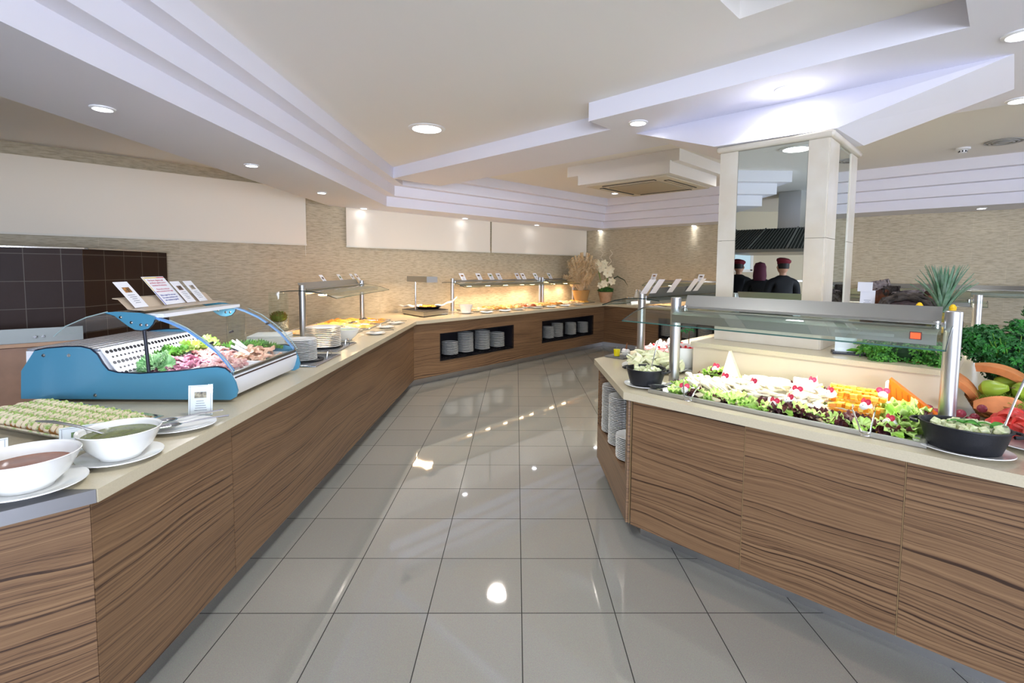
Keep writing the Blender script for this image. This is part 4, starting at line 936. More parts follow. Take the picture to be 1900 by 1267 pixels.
for y in (Y0-.009, Y1+.009):
    bm = nb(); tube(bm, [(x, y, z+.002) for x, z in GA[:4]], .0028, 6); part('glass_edge', bm, mat('pale_glass_edge', '9fb4b4', .2), dc)
    bm = nb(); tube(bm, [(x, y+.008, z+.002) for x, z in GA[6:]], .0028, 6); part('glass_edge', bm, mat('pale_glass_edge', '9fb4b4', .2), dc)
bm = nb(); xz(bm, [(-2.63, .945), (-1.545, .945), (-1.53, .975), (-1.515, 1.03), (-1.52, 1.062), (-1.545, 1.068), (-1.56, 1.03), (-2.12, 1.03), (-2.19, 1.10), (-2.24, 1.19), (-2.62, 1.19)], Y0+.002, Y1-Y0-.004); part('body', bm, WPL, dc, smooth=30)
bm = nb(); box(bm, (-1.532, (Y0+Y1)/2, 1.075), (.02, Y1-Y0-.01, .014)); part('front_rail', bm, STEEL, dc, smooth=None)
bm = nb(); box(bm, (-1.519, (Y0+Y1)/2, 1.052), (.006, Y1-Y0-.01, .008)); part('rubber_strip', bm, mat('brown_rubber', '4a3630', .6), dc, smooth=None)
bm = nb()
for i in range(7): box(bm, (-2.60+.055*i, (Y0+Y1)/2, 1.198), (.05, Y1-Y0-.02, .012), bev=.004)
part('machine_cover', bm, STL, dc)
# perforated air panel (round dark holes) and inner trays
bm = nb(); a_ = Vector((-2.235, 0, 1.20)); b_ = Vector((-2.13, 0, 1.045)); sheet(bm, [(a_.x, Y0+.01, a_.z), (a_.x, Y1-.01, a_.z)], [(b_.x, Y0+.01, b_.z), (b_.x, Y1-.01, b_.z)], .006, (.8, 0, .6))
pp_ = part('perforated_panel', bm, WPL, dc, smooth=None)
bm = nb(); nv = (b_-a_).normalized(); un = Vector((-nv.z, 0, nv.x)); un = un if un.x > 0 else -un
for i in range(25):
    for j in range(5):
        c_ = a_+(b_-a_)*(.13+.185*j)+Vector((0, Y0+.03+(Y1-Y0-.06)*(i+.5*(j % 2))/25, 0))+un*.0075
        rod(bm, c_, c_+un*.0014, .0105 if j % 2 == 0 else .0065, n=10)
o = part('air_hole', bm, BLACKM, pp_, smooth=None); o['kind'] = 'stuff'
for i in range(2):
    for j in range(2):
        xa, xb = (-2.11, -1.84) if i == 0 else (-1.83, -1.56); ya = Y0+.03+j*.36; yb = ya+.35; bm = nb()
        for s_ in ((xa, (ya+yb)/2, .004, yb-ya), (xb, (ya+yb)/2, .004, yb-ya)): box(bm, (s_[0], s_[1], 1.055), (.006, yb-ya, .035))
        for yy in (ya, yb): box(bm, ((xa+xb)/2, yy, 1.055), (xb-xa, .006, .035))
        box(bm, ((xa+xb)/2, (ya+yb)/2, 1.036), (xb-xa, yb-ya, .004)); part('white_tray', bm, WPL, dc, smooth=None)
bm = nb(); sheet(bm, [(-1.98, Y0+.0, 1.412), (-2.07, Y0, 1.418), (-2.12, Y0, 1.47), (-2.15, Y0, 1.474)], [(-1.98, Y1-.02, 1.412), (-2.07, Y1-.02, 1.418), (-2.12, Y1-.02, 1.47), (-2.15, Y1-.02, 1.474)], .004, (0, 0, 1)); part('card_ledge', bm, mat('beige_acrylic', 'c8b59c', .3), dc)
for x in (-2.5, -1.7):
    for y in (Y0+.06, Y1-.06): bm = nb(); rod(bm, (x, y, T+.001), (x, y, .946), .02, n=14); part('rubber_foot', bm, BLACKM, dc)
bm = nb(); box(bm, (-1.95, (Y0+Y1)/2, 1.385), (.12, Y1-Y0-.03, .02)); part('light_box', bm, WPL, dc, smooth=None)
bm = nb(); box(bm, (-1.95, (Y0+Y1)/2, 1.373), (.03, Y1-Y0-.1, .004)); part('light_strip', bm, emis('case_strip', 'f2f4ff', 9), dc, smooth=None)
light('AREA', (-1.95, (Y0+Y1)/2, 1.365), 2.6, (.93, .93, 1), .04, (0, 0, -1), sy=.66)
# raw meat, lettuce
def crumple(bm, sx, sy, sz, nx=10, ny=6, amp=.012, fold=.5, mi=0):
    """a folded, wrinkled slab"""
    ph = random.uniform(0, 6); ph2 = random.uniform(0, 6); V = []
    for s_ in (0, 1):
        row = []
        for i in range(nx+1):
            u = i/nx*2-1
            for j in range(ny+1):
                v = j/ny*2-1; w_ = (1-abs(u)**4*.35)
                x = u*sx; y = v*sy*w_+math.sin(u*3+ph)*sy*.3; z = amp*math.sin(u*5+ph)*.8+amp*.7*math.sin(v*4+u*2+ph2)+amp*.35*math.sin(11*u+7*v)
                z += fold*sz*(1-u*u)+(s_*sz*(1-.8*v*v)*(1-.6*u*u))
                row.append(bm.verts.new((x, y, z)))
        V.append(row)
    m_ = ny+1
    for s_ in (0, 1):
        for i in range(nx):
            for j in range(ny):
                q = [V[s_][i*m_+j], V[s_][(i+1)*m_+j], V[s_][(i+1)*m_+j+1], V[s_][i*m_+j+1]]; bm.faces.new(q if s_ else q[::-1]).material_index = mi
    ed = [i*m_ for i in range(nx+1)]+[nx*m_+j for j in range(1, m_)]+[i*m_+ny for i in range(nx-1, -1, -1)]+[j for j in range(ny-1, 0, -1)]
    for a, b in zip(ed, ed[1:]+ed[:1]): bm.faces.new((V[0][a], V[0][b], V[1][b], V[1][a])).material_index = mi
PORK = mat('raw_pork', 'd99a98', .35, 0, .6, var=.55, vs=45, col2='f2cfc6', sub=.15); RED = mat('raw_dark_meat', 'a8627a', .3, 0, .6, var=.5, vs=40, col2='cf9aa8', sub=.1); CHICK = mat('raw_chicken', 'dba48c', .35, 0, .6, var=.4, vs=35, col2='eec9ae', sub=.15)
def meat(m): bm = nb(); crumple(bm, random.uniform(.035, .055), .018, .012, amp=.008); return tag(obj('meat_strip', bm, m), 'strip', 'meat')
MEATS = [Pool(*[meat(m) for _ in range(3)]) for m in (PORK, RED, CHICK)]
k = 0
for (xa, ya, kind, nm, n) in ((-1.70, 2.87, 0, 'pale pork strip heaped in the near front tray of the display case', 46), (-1.98, 2.91, 1, 'purplish meat strip heaped in the near back tray of the display case', 46),
                              (-1.70, 3.23, 2, 'raw chicken strip heaped in the far front tray of the display case', 46), (-1.98, 3.23, 0, 'pink pork strip heaped in the far back tray of the display case', 46)):
    for i in range(n):
        u, v = random.uniform(-1, 1), random.uniform(-1, 1); h = (1-.65*u*u)*(1-.65*v*v)
        MEATS[kind].put(k, loc=(xa+u*.095, ya+v*.13, 1.045+random.uniform(.15, 1)*h*.075), rot=(random.uniform(-.5, .5), random.uniform(-.5, .5), random.uniform(0, 6)), label=nm, group=nm.replace('strip heaped', 'strips heaped')); k += 1
def frill(bm, R, hgt, turns=14, rings=7, mi=0, cup=.5, amp=.012, ph=0):
    """frilly leaf: a cupped disc sector with ruffled rim"""
    n = 80; V = []; a0 = random.uniform(0, 6)
    for i in range(rings+1):
        r = R*i/rings; row = []
        for k in range(n):
            a = 2*PI*k/n; w_ = (i/rings)**2.2; rr = r*(1+.10*math.sin(3*a+a0)+.035*w_*math.sin(int(turns*1.4)*a+a0))
            row.append(bm.verts.new((rr*math.cos(a)*.8, rr*math.sin(a), cup*hgt*(i/rings)**1.6+amp*w_*math.sin(turns*a+a0)+amp*.4*w_*math.sin(turns*2*a+1))))
        V.append(row)
    for i in range(rings):
        for k in range(n): bm.faces.new((V[i][k], V[i][(k+1) % n], V[i+1][(k+1) % n], V[i+1][k])).material_index = mi
def leafmat(name, a, b, vs=12):
    m = mat(name, a, .45, 0, .4, var=.5, vs=vs, col2=b, bump=.3, bs=50); return m
LG = leafmat('lettuce_green', '9fd34a', 'd8ec98'); LGD = leafmat('lettuce_dark', '3f7a2e', '6ea63f'); LR = leafmat('lettuce_red', '3c1c28', '6b3028'); SAV = leafmat('savoy_green', 'a9cf9a', '5c9a55', 30)
def leaf(m, R=.045, hg=.03, turns=14, amp=.01): 
    bm = nb(); frill(bm, R, hg, turns, amp=amp); o = obj('lettuce_leaf', bm, m, smooth=60); s_ = o.modifiers.new('thick', 'SOLIDIFY'); s_.thickness = .001; return tag(o, 'leaf', 'lettuce')
LEAFG = Pool(*[leaf(LG, .055, .03, 8+i, .008) for i in range(3)]); LEAFR = Pool(*[leaf(LR, .05, .028, 7+i, .008) for i in range(3)]); LEAFD = Pool(*[leaf(LGD, .045, .03, 15+i, .012) for i in range(2)]); LEAFS = Pool(leaf(SAV, .06, .03, 16, .008), leaf(SAV, .055, .035, 18, .008))
def rr(a=.6): return (random.uniform(-a, a), random.uniform(-a, a), random.uniform(0, 6))
for i in range(9): LEAFS.put(i, loc=(-2.08+.05*random.random()+.012*i, 2.72+.10*random.random(), 1.09+.03*random.random()), rot=(random.uniform(.2, 1.1), random.uniform(-.4, .4), random.uniform(-1, 1)), label='crinkled pale savoy leaf at the near left corner inside the display case', group='savoy leaves in the display case')
for i in range(8): LEAFD.put(i, loc=(-2.10+.04*random.random()+.01*i, 2.93+.07*random.random(), 1.12+.03*random.random()), rot=rr(.7), label='bright green curly leaf along the perforated panel of the display case', group='curly leaves in the display case')
for i in range(16): LEAFG.put(i, loc=(-2.10+.05*random.random(), 3.12+.27*i/15, 1.12+.03*random.random()), rot=rr(.8), label='light green lettuce leaf in the far back of the display case', group='lettuce in the back of the display case')
for i in range(8): LEAFD.put(i, loc=(-1.95+.36*i/8, 3.37+.02*random.random(), 1.10+.02*random.random()), rot=rr(.5), label='dark green lettuce leaf along the far end of the display case', group='lettuce at the far end of the display case')
def wtongs(loc, rot, label):
    t = thing('plastic_tongs', label, 'tongs', loc); t.rotation_euler = rot
    for s in (-1, 1): bm = nb(); box(bm, (s*.008, .09, 0), (.006, .18, .014), rz=-s*.06, bev=.002); part('arm', bm, WPL, t)
    return t
wtongs((-1.63, 3.02, 1.12), (.2, 0, 1.0), 'near white plastic tongs lying on the meat in the display case')
wtongs((-1.72, 3.16, 1.13), (.2, 0, .9), 'far white plastic tongs lying on the meat in the display case')
# cards on top of the case
def ccard(y, w_, h, label, ph, lines=5):
    c = mk_card(w_, h, ph, lines=lines); c.location = (-2.06, y, 1.424); c.rotation_euler = (-.66, 0, PI/2+.12); return tag(c, label, 'food card')
ccard(2.75, .115, .175, 'food card with a steak photo at the near end of the case top', 0)
c = ccard(3.02, .215, .205, 'large card with red and blue text on top of the display case', 0, 0)
ccard(3.17, .10, .165, 'narrow food card between the large text card and the end card', 1)
ccard(3.29, .10, .165, 'food card at the far end of the display case top', 3)
for ch in [x for x in c.children if x.name.split('.')[0] in ('dish_photo', 'text_lines')]: bpy.data.objects.remove(ch)
def text_mesh(name, body, size, m, parent, loc, align='CENTER', rot=(PI/2, 0, 0), space=1.0):
    cu = bpy.data.curves.new('txt', 'FONT'); cu.body = body; cu.size = size; cu.align_x = align; cu.space_line = space; cu.extrude = .0002
    o = bpy.data.objects.new('txt', cu); COL.objects.link(o); dg = bpy.context.evaluated_depsgraph_get(); me = bpy.data.meshes.new_from_object(o.evaluated_get(dg))
    bpy.data.objects.remove(o); me.materials.clear(); me.materials.append(m); q = bpy.data.objects.new(name, me); COL.objects.link(q); q.parent = parent; q.location = loc; q.rotation_euler = rot; return q
RI = mat('red_ink', 'c2405e', .6); BI = mat('blue_ink', '3c4a9e', .6)
text_mesh('spanish_text', 'Por favor, díganos qué\nproducto quiere y se lo\nhacemos al momento.', .0165, RI, c, (0, -.0016, .172), space=1.1)
text_mesh('english_text', 'Please tell us what you\nwant to eat and we do it right.', .0140, RI, c, (0, -.0016, .108), space=1.15)
text_mesh('german_text', 'Bitte sagen Sie uns was\nSie essen möchten und\nwir machen es gleich.', .0165, BI, c, (0, -.0016, .063), space=1.1)
for nm, cc, ps in (('yellow_border', 'e0c23a', (((-.03, .196), (.12, .006)), ((-.1025, .15), (.006, .1)))), ('red_border', 'd8434a', (((.066, .196), (.075, .006)),)), ('blue_border', '2f3a9a', (((-.1025, .05), (.006, .1)),))):
    bm = nb()
    for (x, z), (a_, b_) in ps: box(bm, (x, -.0016, z), (a_, .0006, b_))
    part(nm, bm, mat(nm, cc, .6), c, smooth=None)
# napkins, vases, plate lifts
t = thing('napkin_stack', 'stack of folded white napkins behind the display case', 'napkins', (-2.16, 4.36, T+.001), .2)
for i in range(8): bm = nb(); box(bm, (0, 0, .009+.0175*i), (.30-.004*(i % 2), .30, .017), bev=.005); part('napkin', bm, mat('napkin_paper', 'eef0ea', .8), t)
def vase(loc, r, h, label, moss):
    t = thing('glass_vase', label, 'vase', loc)
    bm = nb(); lathe(bm, [(0, 0), (r, 0), (r, h), (r-.005, h), (r-.005, .008), (0, .008)], 36); part('glass_cylinder', bm, GLASS, t)
    bm = nb(); n = 260
    for i in range(n):
        a = random.uniform(0, 2*PI); q = (r-.014)*math.sqrt(random.random()); g = bmesh.ops.create_icosphere(bm, subdivisions=1, radius=random.uniform(.006, .010))['verts']; bmesh.ops.translate(bm, verts=g, vec=(q*math.cos(a), q*math.sin(a), .016+random.random()*h*.2))
    o = part('white_pebbles', bm, mat('pebble', 'd9d8cc', .5), t); o['kind'] = 'stuff'
    bm = nb(); n = 420
    for i in range(n):
        a = random.uniform(0, 2*PI); b = random.uniform(0, PI); q = r*.82; c_ = Vector((q*math.sin(b)*math.cos(a), q*math.sin(b)*math.sin(a), h*.22+moss*.5+moss*.45*math.cos(b))); e_ = c_*1.0+Vector((random.uniform(-.012, .012), random.uniform(-.012, .012), random.uniform(-.005, .022)))
        tube(bm, [c_*.97, (c_+e_)/2, e_], .0028, 4, mi=i % 2)
    bmesh.ops.create_icosphere(bm, subdivisions=2, radius=r*.8, matrix=Matrix.Translation((0, 0, h*.22+moss*.45)) @ Matrix.Diagonal((1, 1, .6, 1)))
    part('moss', bm, [mat('moss_green', '6f7c2a', .9), mat('moss_brown', '8a6a34', .9)], t); return t
v1 = at(518, 614, T); vase((v1.x, v1.y, T+.001), .105, .44, 'tall clear glass vase with moss and white pebbles by the wall', .12)
vase((-2.30, 4.08, T+.001), .07, .34, 'slim glass vase of pebbles seen through the display case glass', .03)
LFT = mat('lift_plate', 'aeb0b4', .25, 1)
for (cx, cy, lab) in ((-1.66, 3.86, 'square steel plate dispenser under the smaller plate stack'), (-1.74, 4.52, 'square steel plate dispenser under the larger plate stack')):
    t = thing('plate_dispenser', lab, 'plate dispenser', (cx, cy, T+.0005))
    bm = nb(); box(bm, (0, 0, .003), (.40, .52, .006), bev=.002); part('top_plate', bm, LFT, t)
    bm = nb(); tube(bm, [(sx*.19, sy*.25, .008) for sx, sy in ((-1, -1), (1, -1), (1, 1), (-1, 1))], .004, 6, closed=True); part('raised_rim', bm, CHROME, t)
    bm = nb(); lathe(bm, [(.12, .0065), (.15, .0065), (.15, .012), (.12, .012), (.12, .0065)], 32); part('opening_ring', bm, BLACKM, t)
    bm = nb(); tube(bm, [(.135, .12, .006), (.14, .125, .05), (.15, .14, .065), (.16, .16, .03), (.16, .165, .006)], .004, 8); part('guide_rod', bm, CHROME, t)
stack(-1.66, 3.82, T+.014, T+.014+.165, .115, .0125, 'the smaller stack right behind the blue display case', 'plates in the smaller counter stack')
stack(-1.74, 4.47, T+.014, T+.014+.185, .15, .0165, 'the larger stack beside the green sauce dish', 'plates in the larger counter stack')
plate((-2.16, 4.80, T+.001), 'flat white plate near the first guard post of the left counter', .16)
sauce_bowl((-1.74, 4.98, T+.001), .15, .11, 'white square-sided dish of pale green sauce beside the plate stack', mat('pale_green_sauce', 'b9c98c', .25), .85, s=(1.1, .8))
# ================================================================ HOT FOOD PANS
def food_surface(bm, lx, ly, z, bumps, amp, mi=1, n=26):
    V = []; P = [(random.uniform(-1, 1)*lx/2, random.uniform(-1, 1)*ly/2, random.uniform(.5, 1)) for _ in range(bumps)]; R = math.sqrt(lx*ly/bumps)*.75
    for i in range(n+1):
        for j in range(n+1):
            x = (i/n-.5)*lx; y = (j/n-.5)*ly; h = 0
            for a, b, c in P:
                d = ((x-a)**2+(y-b)**2)/R**2
                if d < 1: h = max(h, c*math.sqrt(1-d))
            e = min(1, 8*min(i, n-i, j, n-j)/n); V.append(bm.verts.new((x, y, z+amp*h*e)))
    for i in range(n):
        for j in range(n): bm.faces.new((V[i*(n+1)+j], V[(i+1)*(n+1)+j], V[(i+1)*(n+1)+j+1], V[i*(n+1)+j+1])).material_index = mi
def pan(loc, rz, lx, ly, label, fm, bumps=30, amp=.03, z=.02, kind='food_pan', fill='food_filling'):
    t = thing(kind, label, 'food pan', loc, rz); bm = nb()
    V = [[bm.verts.new((sx*(lx/2-o), sy*(ly/2-o), zz)) for sx, sy in ((-1, -1), (1, -1), (1, 1), (-1, 1))] for o, zz in ((.014, .003), (.012, .016), (0, .018), (0, .0135), (.001, .001))]
    for A, B in zip(V, V[1:]):
        for i in range(4): bm.faces.new((A[i], A[(i+1) % 4], B[(i+1) % 4], B[i]))
    bm.faces.new(V[0]); part('steel_pan', bm, STEELM, t, smooth=None)
    bm = nb(); food_surface(bm, lx-.03, ly-.03, .006, bumps, amp, 0); part(fill, bm, fm, t, smooth=60); return t
GOLD = mat('golden_gratin', 'd98b2c', .4, var=.6, vs=22, col2='f3cf7a', bump=.4, bs=40); GOLD2 = mat('roast_potatoes', 'e0a23c', .4, var=.6, vs=25, col2='b5661e', bump=.4, bs=50)
ORNG = mat('tomato_stew', 'cf6a2a', .3, var=.5, vs=25, col2='8f3c1c', bump=.4); PALE = mat('creamy_fish', 'ecd9b4', .4, var=.5, vs=20, col2='c99b5c', bump=.3); VEG = mat('mixed_vegetables', '9c8f3c', .4, var=.8, vs=30, col2='c8562c', bump=.4); RICE = mat('yellow_rice', 'e2b455', .5, var=.4, vs=70, col2='b8772a', bump=.5, bs=120)
pan((-2.16, 5.48, T+.001), 0, .78, .46, 'pan of creamy white sauce food, nearest under the left counter guard', PALE, 26)
pan((-2.14, 6.02, T+.001), 0, .80, .5, 'pan of golden gratin in the middle under the left counter guard', GOLD, 40, .045)
pan((-2.14, 6.62, T+.001), 0, .80, .5, 'pan of browned gratin, farthest under the left counter guard', GOLD2, 40, .045)
for (px, py, lab, rzz, big) in ((697, 618, 'small plate with a spoon, nearest beside the gratin pans', -1.9, 0), (715, 606.5, 'small plate with a spoon, second beside the gratin pans', -1.4, 0), (733, 599, 'small plate with a spoon, third beside the gratin pans', -2.2, 0), (820, 582, 'small plate with a spoon in front of the pan warmer', -2.4, 0)):
    p = at(px, py, T+.012); plate((p.x, p.y, T+.001), 'white '+lab, .105, h=.014); SPOONS.put(0, loc=(p.x-.03, p.y+.0, T+.018), rot=(0, 0, rzz), label='serving spoon on the '+lab.replace('small plate with a spoon', 'small plate'))
for k, (y, lab) in enumerate(((5.62, 'long serving tongs over the nearest gratin pan, pointing at the aisle'), (6.05, 'long serving tongs over the middle gratin pan'), (6.5, 'long serving tongs over the farthest gratin pan'))):
    TONGS.put(0, loc=(-1.67, y-.05, T+.045), rot=(.0, -.06, 1.35), label=lab, scale=(1.3, 1.6, 1.3))
# pan warmer with lamp
A_, B_, C_ = at(746, 582.5, T), at(786, 589, T), at(832, 583, T); D_ = A_+C_-B_
t = thing('pan_warmer', 'flat steel pan warmer with a heat lamp on a thin post', 'pan warmer', (B_.x, B_.y, T+.001)); q = [(0, 0), (C_.x-B_.x, C_.y-B_.y), (D_.x-B_.x, D_.y-B_.y), (A_.x-B_.x, A_.y-B_.y)]
bm = nb(); prism(bm, q, .012, .075); part('base', bm, STEEL, t, smooth=None)
bm = nb(); prism(bm, q, .0751, .079); part('glass_top', bm, BLACKM, t, smooth=None)
for x, y in q: bm = nb(); rod(bm, (x*.9, y*.9+.04, 0), (x*.9, y*.9+.04, .012), .02); part('foot', bm, BLACKM, t)
ab = Vector((A_.x-B_.x, A_.y-B_.y)).normalized(); bc = Vector((C_.x-B_.x, C_.y-B_.y)).normalized()
P_ = onp(771, 540, (B_.x+bc.x*.0+ab.x*.3, B_.y+ab.y*.3+.25), (B_.x+ab.x*.3+1, B_.y+ab.y*.3+.25)); zt = onp(771, 521, (P_.x, P_.y), (P_.x+1, P_.y)).z
bm = nb(); rod(bm, (P_.x-B_.x, P_.y-B_.y, .079), (P_.x-B_.x, P_.y-B_.y, zt-T), .016, n=16); part('lamp_post', bm, CHROME, t)
hc = Vector((P_.x-B_.x+.13, P_.y-B_.y-.16, zt-T+.03)); bm = nb(); box(bm, hc, (.62, .18, .085), rz=math.atan2(ab.y, ab.x)); part('lamp_head', bm, STEEL, t, smooth=None)
bm = nb(); box(bm, hc-Vector((0, 0, .04)), (.4, .1, .006), rz=math.atan2(ab.y, ab.x)); part('heat_strip', bm, HEAT, t, smooth=None)
light('AREA', (B_.x+hc.x, B_.y+hc.y, T+hc.z-.05), 6, WARM, .3, (0, 0, -1), sy=.1)
pc = at(795, 571, T+.09); t = thing('frying_pan', 'black shallow pan of yellow paella with white napkins, on the warmer', 'pan', (pc.x, pc.y, T+.081))
bm = nb(); lathe(bm, [(0, 0), (.16, 0), (.205, .035), (.212, .037), (.2, .03), (.155, .006), (0, .006)], 36); part('pan_body', bm, IRON, t)
bm = nb(); bl_ = [(random.uniform(-1, 1), random.uniform(-1, 1)) for _ in range(40)]; blobmesh(bm, 60, .026, (.12, .12), .03, flat=.7); part('paella', bm, RICE, t)
CLOTH = mat('white_cloth', 'f2efe8', .85)
def cloth(loc, rz, lx, ly, label, lift):
    bm = nb(); n = 14; A = []
    for i in range(n+1):
        for j in range(n+1):
            u = i/n; v = j/n-.5; A.append(bm.verts.new((u*lx, v*ly*(1-.5*u), .012*math.sin(9*v+4*u)+.01*math.sin(14*u)+lift*u*u)))
    for i in range(n):
        for j in range(n): bm.faces.new((A[i*(n+1)+j], A[(i+1)*(n+1)+j], A[(i+1)*(n+1)+j+1], A[i*(n+1)+j+1]))
    o = obj('napkin', bm, CLOTH, loc=loc, rz=rz, smooth=60); s_ = o.modifiers.new('s', 'SOLIDIFY'); s_.thickness = .004; return tag(o, label, 'napkin')
cloth((pc.x-.12, pc.y, T+.125), PI-.1, .36, .2, 'white napkin folded over the left side of the black pan', -.01)
cloth((pc.x+.10, pc.y, T+.125), .1, .36, .2, 'white napkin rising from the right side of the black pan', .13)
p = at(863.5, 582, T); plate((p.x, p.y+.08, T+.001), 'white saucer under the glass bowl by the far heat lamps', .125, h=.014)
t = thing('glass_bowl', 'white ribbed bowl on a saucer left of the far hot pans', 'bowl', (p.x, p.y+.08, T+.008)); part('bowl', bowl_bm(.115, .13, foot=.6), mat('frosted_glass', 'e9e4dc', .15, 0, .6), t)
# hot pans below the blinds
fills = [(PALE, 'fish in cream'), (GOLD2, 'golden potatoes'), (GOLD, 'yellow gratin'), (ORNG, 'orange stew'), (GOLD, 'baked rice'), (GOLD2, 'fried cutlets'), (PALE, 'pale pasta'), (RICE, 'saffron rice')]
for k, (fm, nm) in enumerate(fills):
    s0 = 1.78+k*.432 + (.1 if k > 5 else 0); c = Vector(E2[0])+e2*s0+nn*(.70-.012*k)
    pan((c.x, c.y, T+.001), math.atan2(e2.y, e2.x), .40, .5, 'pan of %s, %s from the left below the blinds' % (nm, ORD[k]), fm, 20, .06)
for k, (px, py) in enumerate(((903, 579), (937, 576), (962, 573.5), (996, 570.5), (1022, 568.5), (1048, 566.5), (1072, 564.5))):
    p = at(px, py, T+.012); p = (p.x+.0, p.y, 0); plate((p[0], p[1], T+.001), 'small white plate with a spoon, %s from the left below the blinds' % ORD[k], .12, h=.014)
    SPOONS.put(0, loc=(p[0]-.02, p[1]-.01, T+.018), rot=(0, 0, -2.3+.3*(k % 3)), label='serving spoon on the %s small plate below the blinds' % ORD[k])
gcards(GL, (600.5, 632.5, 655, 664), ['food card at the near end of the left guard', 'food card in the middle of the left guard', 'left card of the touching pair on the left guard', 'right card of the touching pair on the left guard'], py=530, i0=1)
gcards(GC, (858.5, 889, 911, 926, 960.5, 971, 994), ['leftmost food card on the long far guard', 'second food card on the long far guard', 'left card of the green-photo pair on the long far guard', 'right card of the green-photo pair on the long far guard', 'left card of the brown-photo pair on the long far guard', 'right card of the brown-photo pair on the long far guard', 'rightmost food card on the long far guard'], py=515, sc=1.1, z=1.425-T)
gcards(GD, (1020, 1050.5), ['left food card on the short guard by the pampas grass', 'right food card on the short guard by the pampas grass'], py=515, sc=1.1, i0=2, z=1.425-T)
gcards(GB, (1204, 1221, 1252, 1286, 1299), ['nearest white card on the far left island guard', 'second white card on the far left island guard', 'lone middle card on the far left island guard', 'fourth white card on the far left island guard', 'farthest white card on the far left island guard'], py=532, sc=1.0, z=1.45-T, i0=3)
# ================================================================ ISLAND: CHEESE TRAY
def U(px, py, u):                      # point on the vertical plane x+y=u seen at px,py
    return onp(px, py, uv(u, 0), uv(u, 1))
VA, VB = -2.12, -.28                    # tray ends (x-y)
cx, cy = uv(4.10, (VA+VB)/2); tl2 = (VB-VA)/R2; tw2 = (4.50-3.71)/R2
t = thing('cheese_tray', 'long steel display tray of cheese under the island guard', 'tray', (cx, cy, T+.001), -PI/4)
bm = nb(); box(bm, (0, 0, .01), (tl2-.05, tw2-.05, .004)); part('tray_base', bm, CHROME, t, smooth=None)
bm = nb()
V = [[bm.verts.new((sx*(tl2/2-o), sy*(tw2/2-o), z)) for sx, sy in ((-1, -1), (1, -1), (1, 1), (-1, 1))] for o, z in ((.03, .008), (.028, .018), (.003, .022), (0, .02), (0, .001), (.003, .001), (.004, .018), (.03, .006))]
for A, B in zip(V, V[1:]+V[:1]):
    for i in range(4): bm.faces.new((A[i], A[(i+1) % 4], B[(i+1) % 4], B[i]))
part('tray_rim', bm, STEELM, t, smooth=None)
TZ = T+.014
def tp(px, u, dz=0):                    # point on the tray for photo column px at depth u
    p = U(px, 700, u); return Vector((p.x, p.y, TZ+dz))
def heap(px, u):                        # height of the piled cheese
    f = max(0, min(1, (u-3.86)/.25))*max(0, min(1, (4.56-u)/.16)); g = max(0, min(1, (px-1262)/60))*max(0, min(1, (1668-px)/30)); return .075*f*g
EGG = mat('boiled_egg', 'f6f4ea', .35, sub=.1); RAD = mat('radish_rim', 'd02c4c', .4); RADW = mat('radish_flesh', 'd8506c', .5); PEP = mat('peppercorn', '1c1614', .5)
def mk_mouse():
    t = thing('egg_mouse', 'mouse', 'egg decoration')
    bm = nb(); bmesh.ops.create_uvsphere(bm, u_segments=20, v_segments=14, radius=.022)
    for v in bm.verts: v.co.y *= 1.3-(.25*v.co.y/.022 if v.co.y < 0 else 0); v.co.x *= 1+.12*v.co.y/.022
    bmesh.ops.translate(bm, verts=bm.verts, vec=(0, 0, .02)); part('egg', bm, EGG, t)
    for s in (-1, 1):
        bm = nb(); R = Matrix.Rotation(s*.25, 3, 'Z') @ Matrix.Rotation(-.35, 3, 'X')
        for r_, th, mi in ((.0145, .0024, 0), (.006, .003, 1)):
            g = bmesh.ops.create_cone(bm, segments=18, radius1=r_, radius2=r_, depth=th, cap_ends=True)['verts']
            bmesh.ops.transform(bm, matrix=Matrix.Translation((s*.0145, -.004, .044)) @ R.to_4x4() @ Matrix.Rotation(PI/2, 4, 'X'), verts=g)
            for f in set(f for v in g for f in v.link_faces): f.material_index = mi
        part('radish_ear', bm, [RAD, RADW], t)
        bm = nb(); bmesh.ops.create_icosphere(bm, subdivisions=1, radius=.0024); bmesh.ops.translate(bm, verts=bm.verts, vec=(s*.0085, -.0245, .029)); part('eye', bm, PEP, t)
    bm = nb(); bmesh.ops.create_icosphere(bm, subdivisions=1, radius=.003); bmesh.ops.translate(bm, verts=bm.verts, vec=(0, -.031, .018)); part('nose', bm, PEP, t)
    return t
MICE = Pool(mk_mouse())
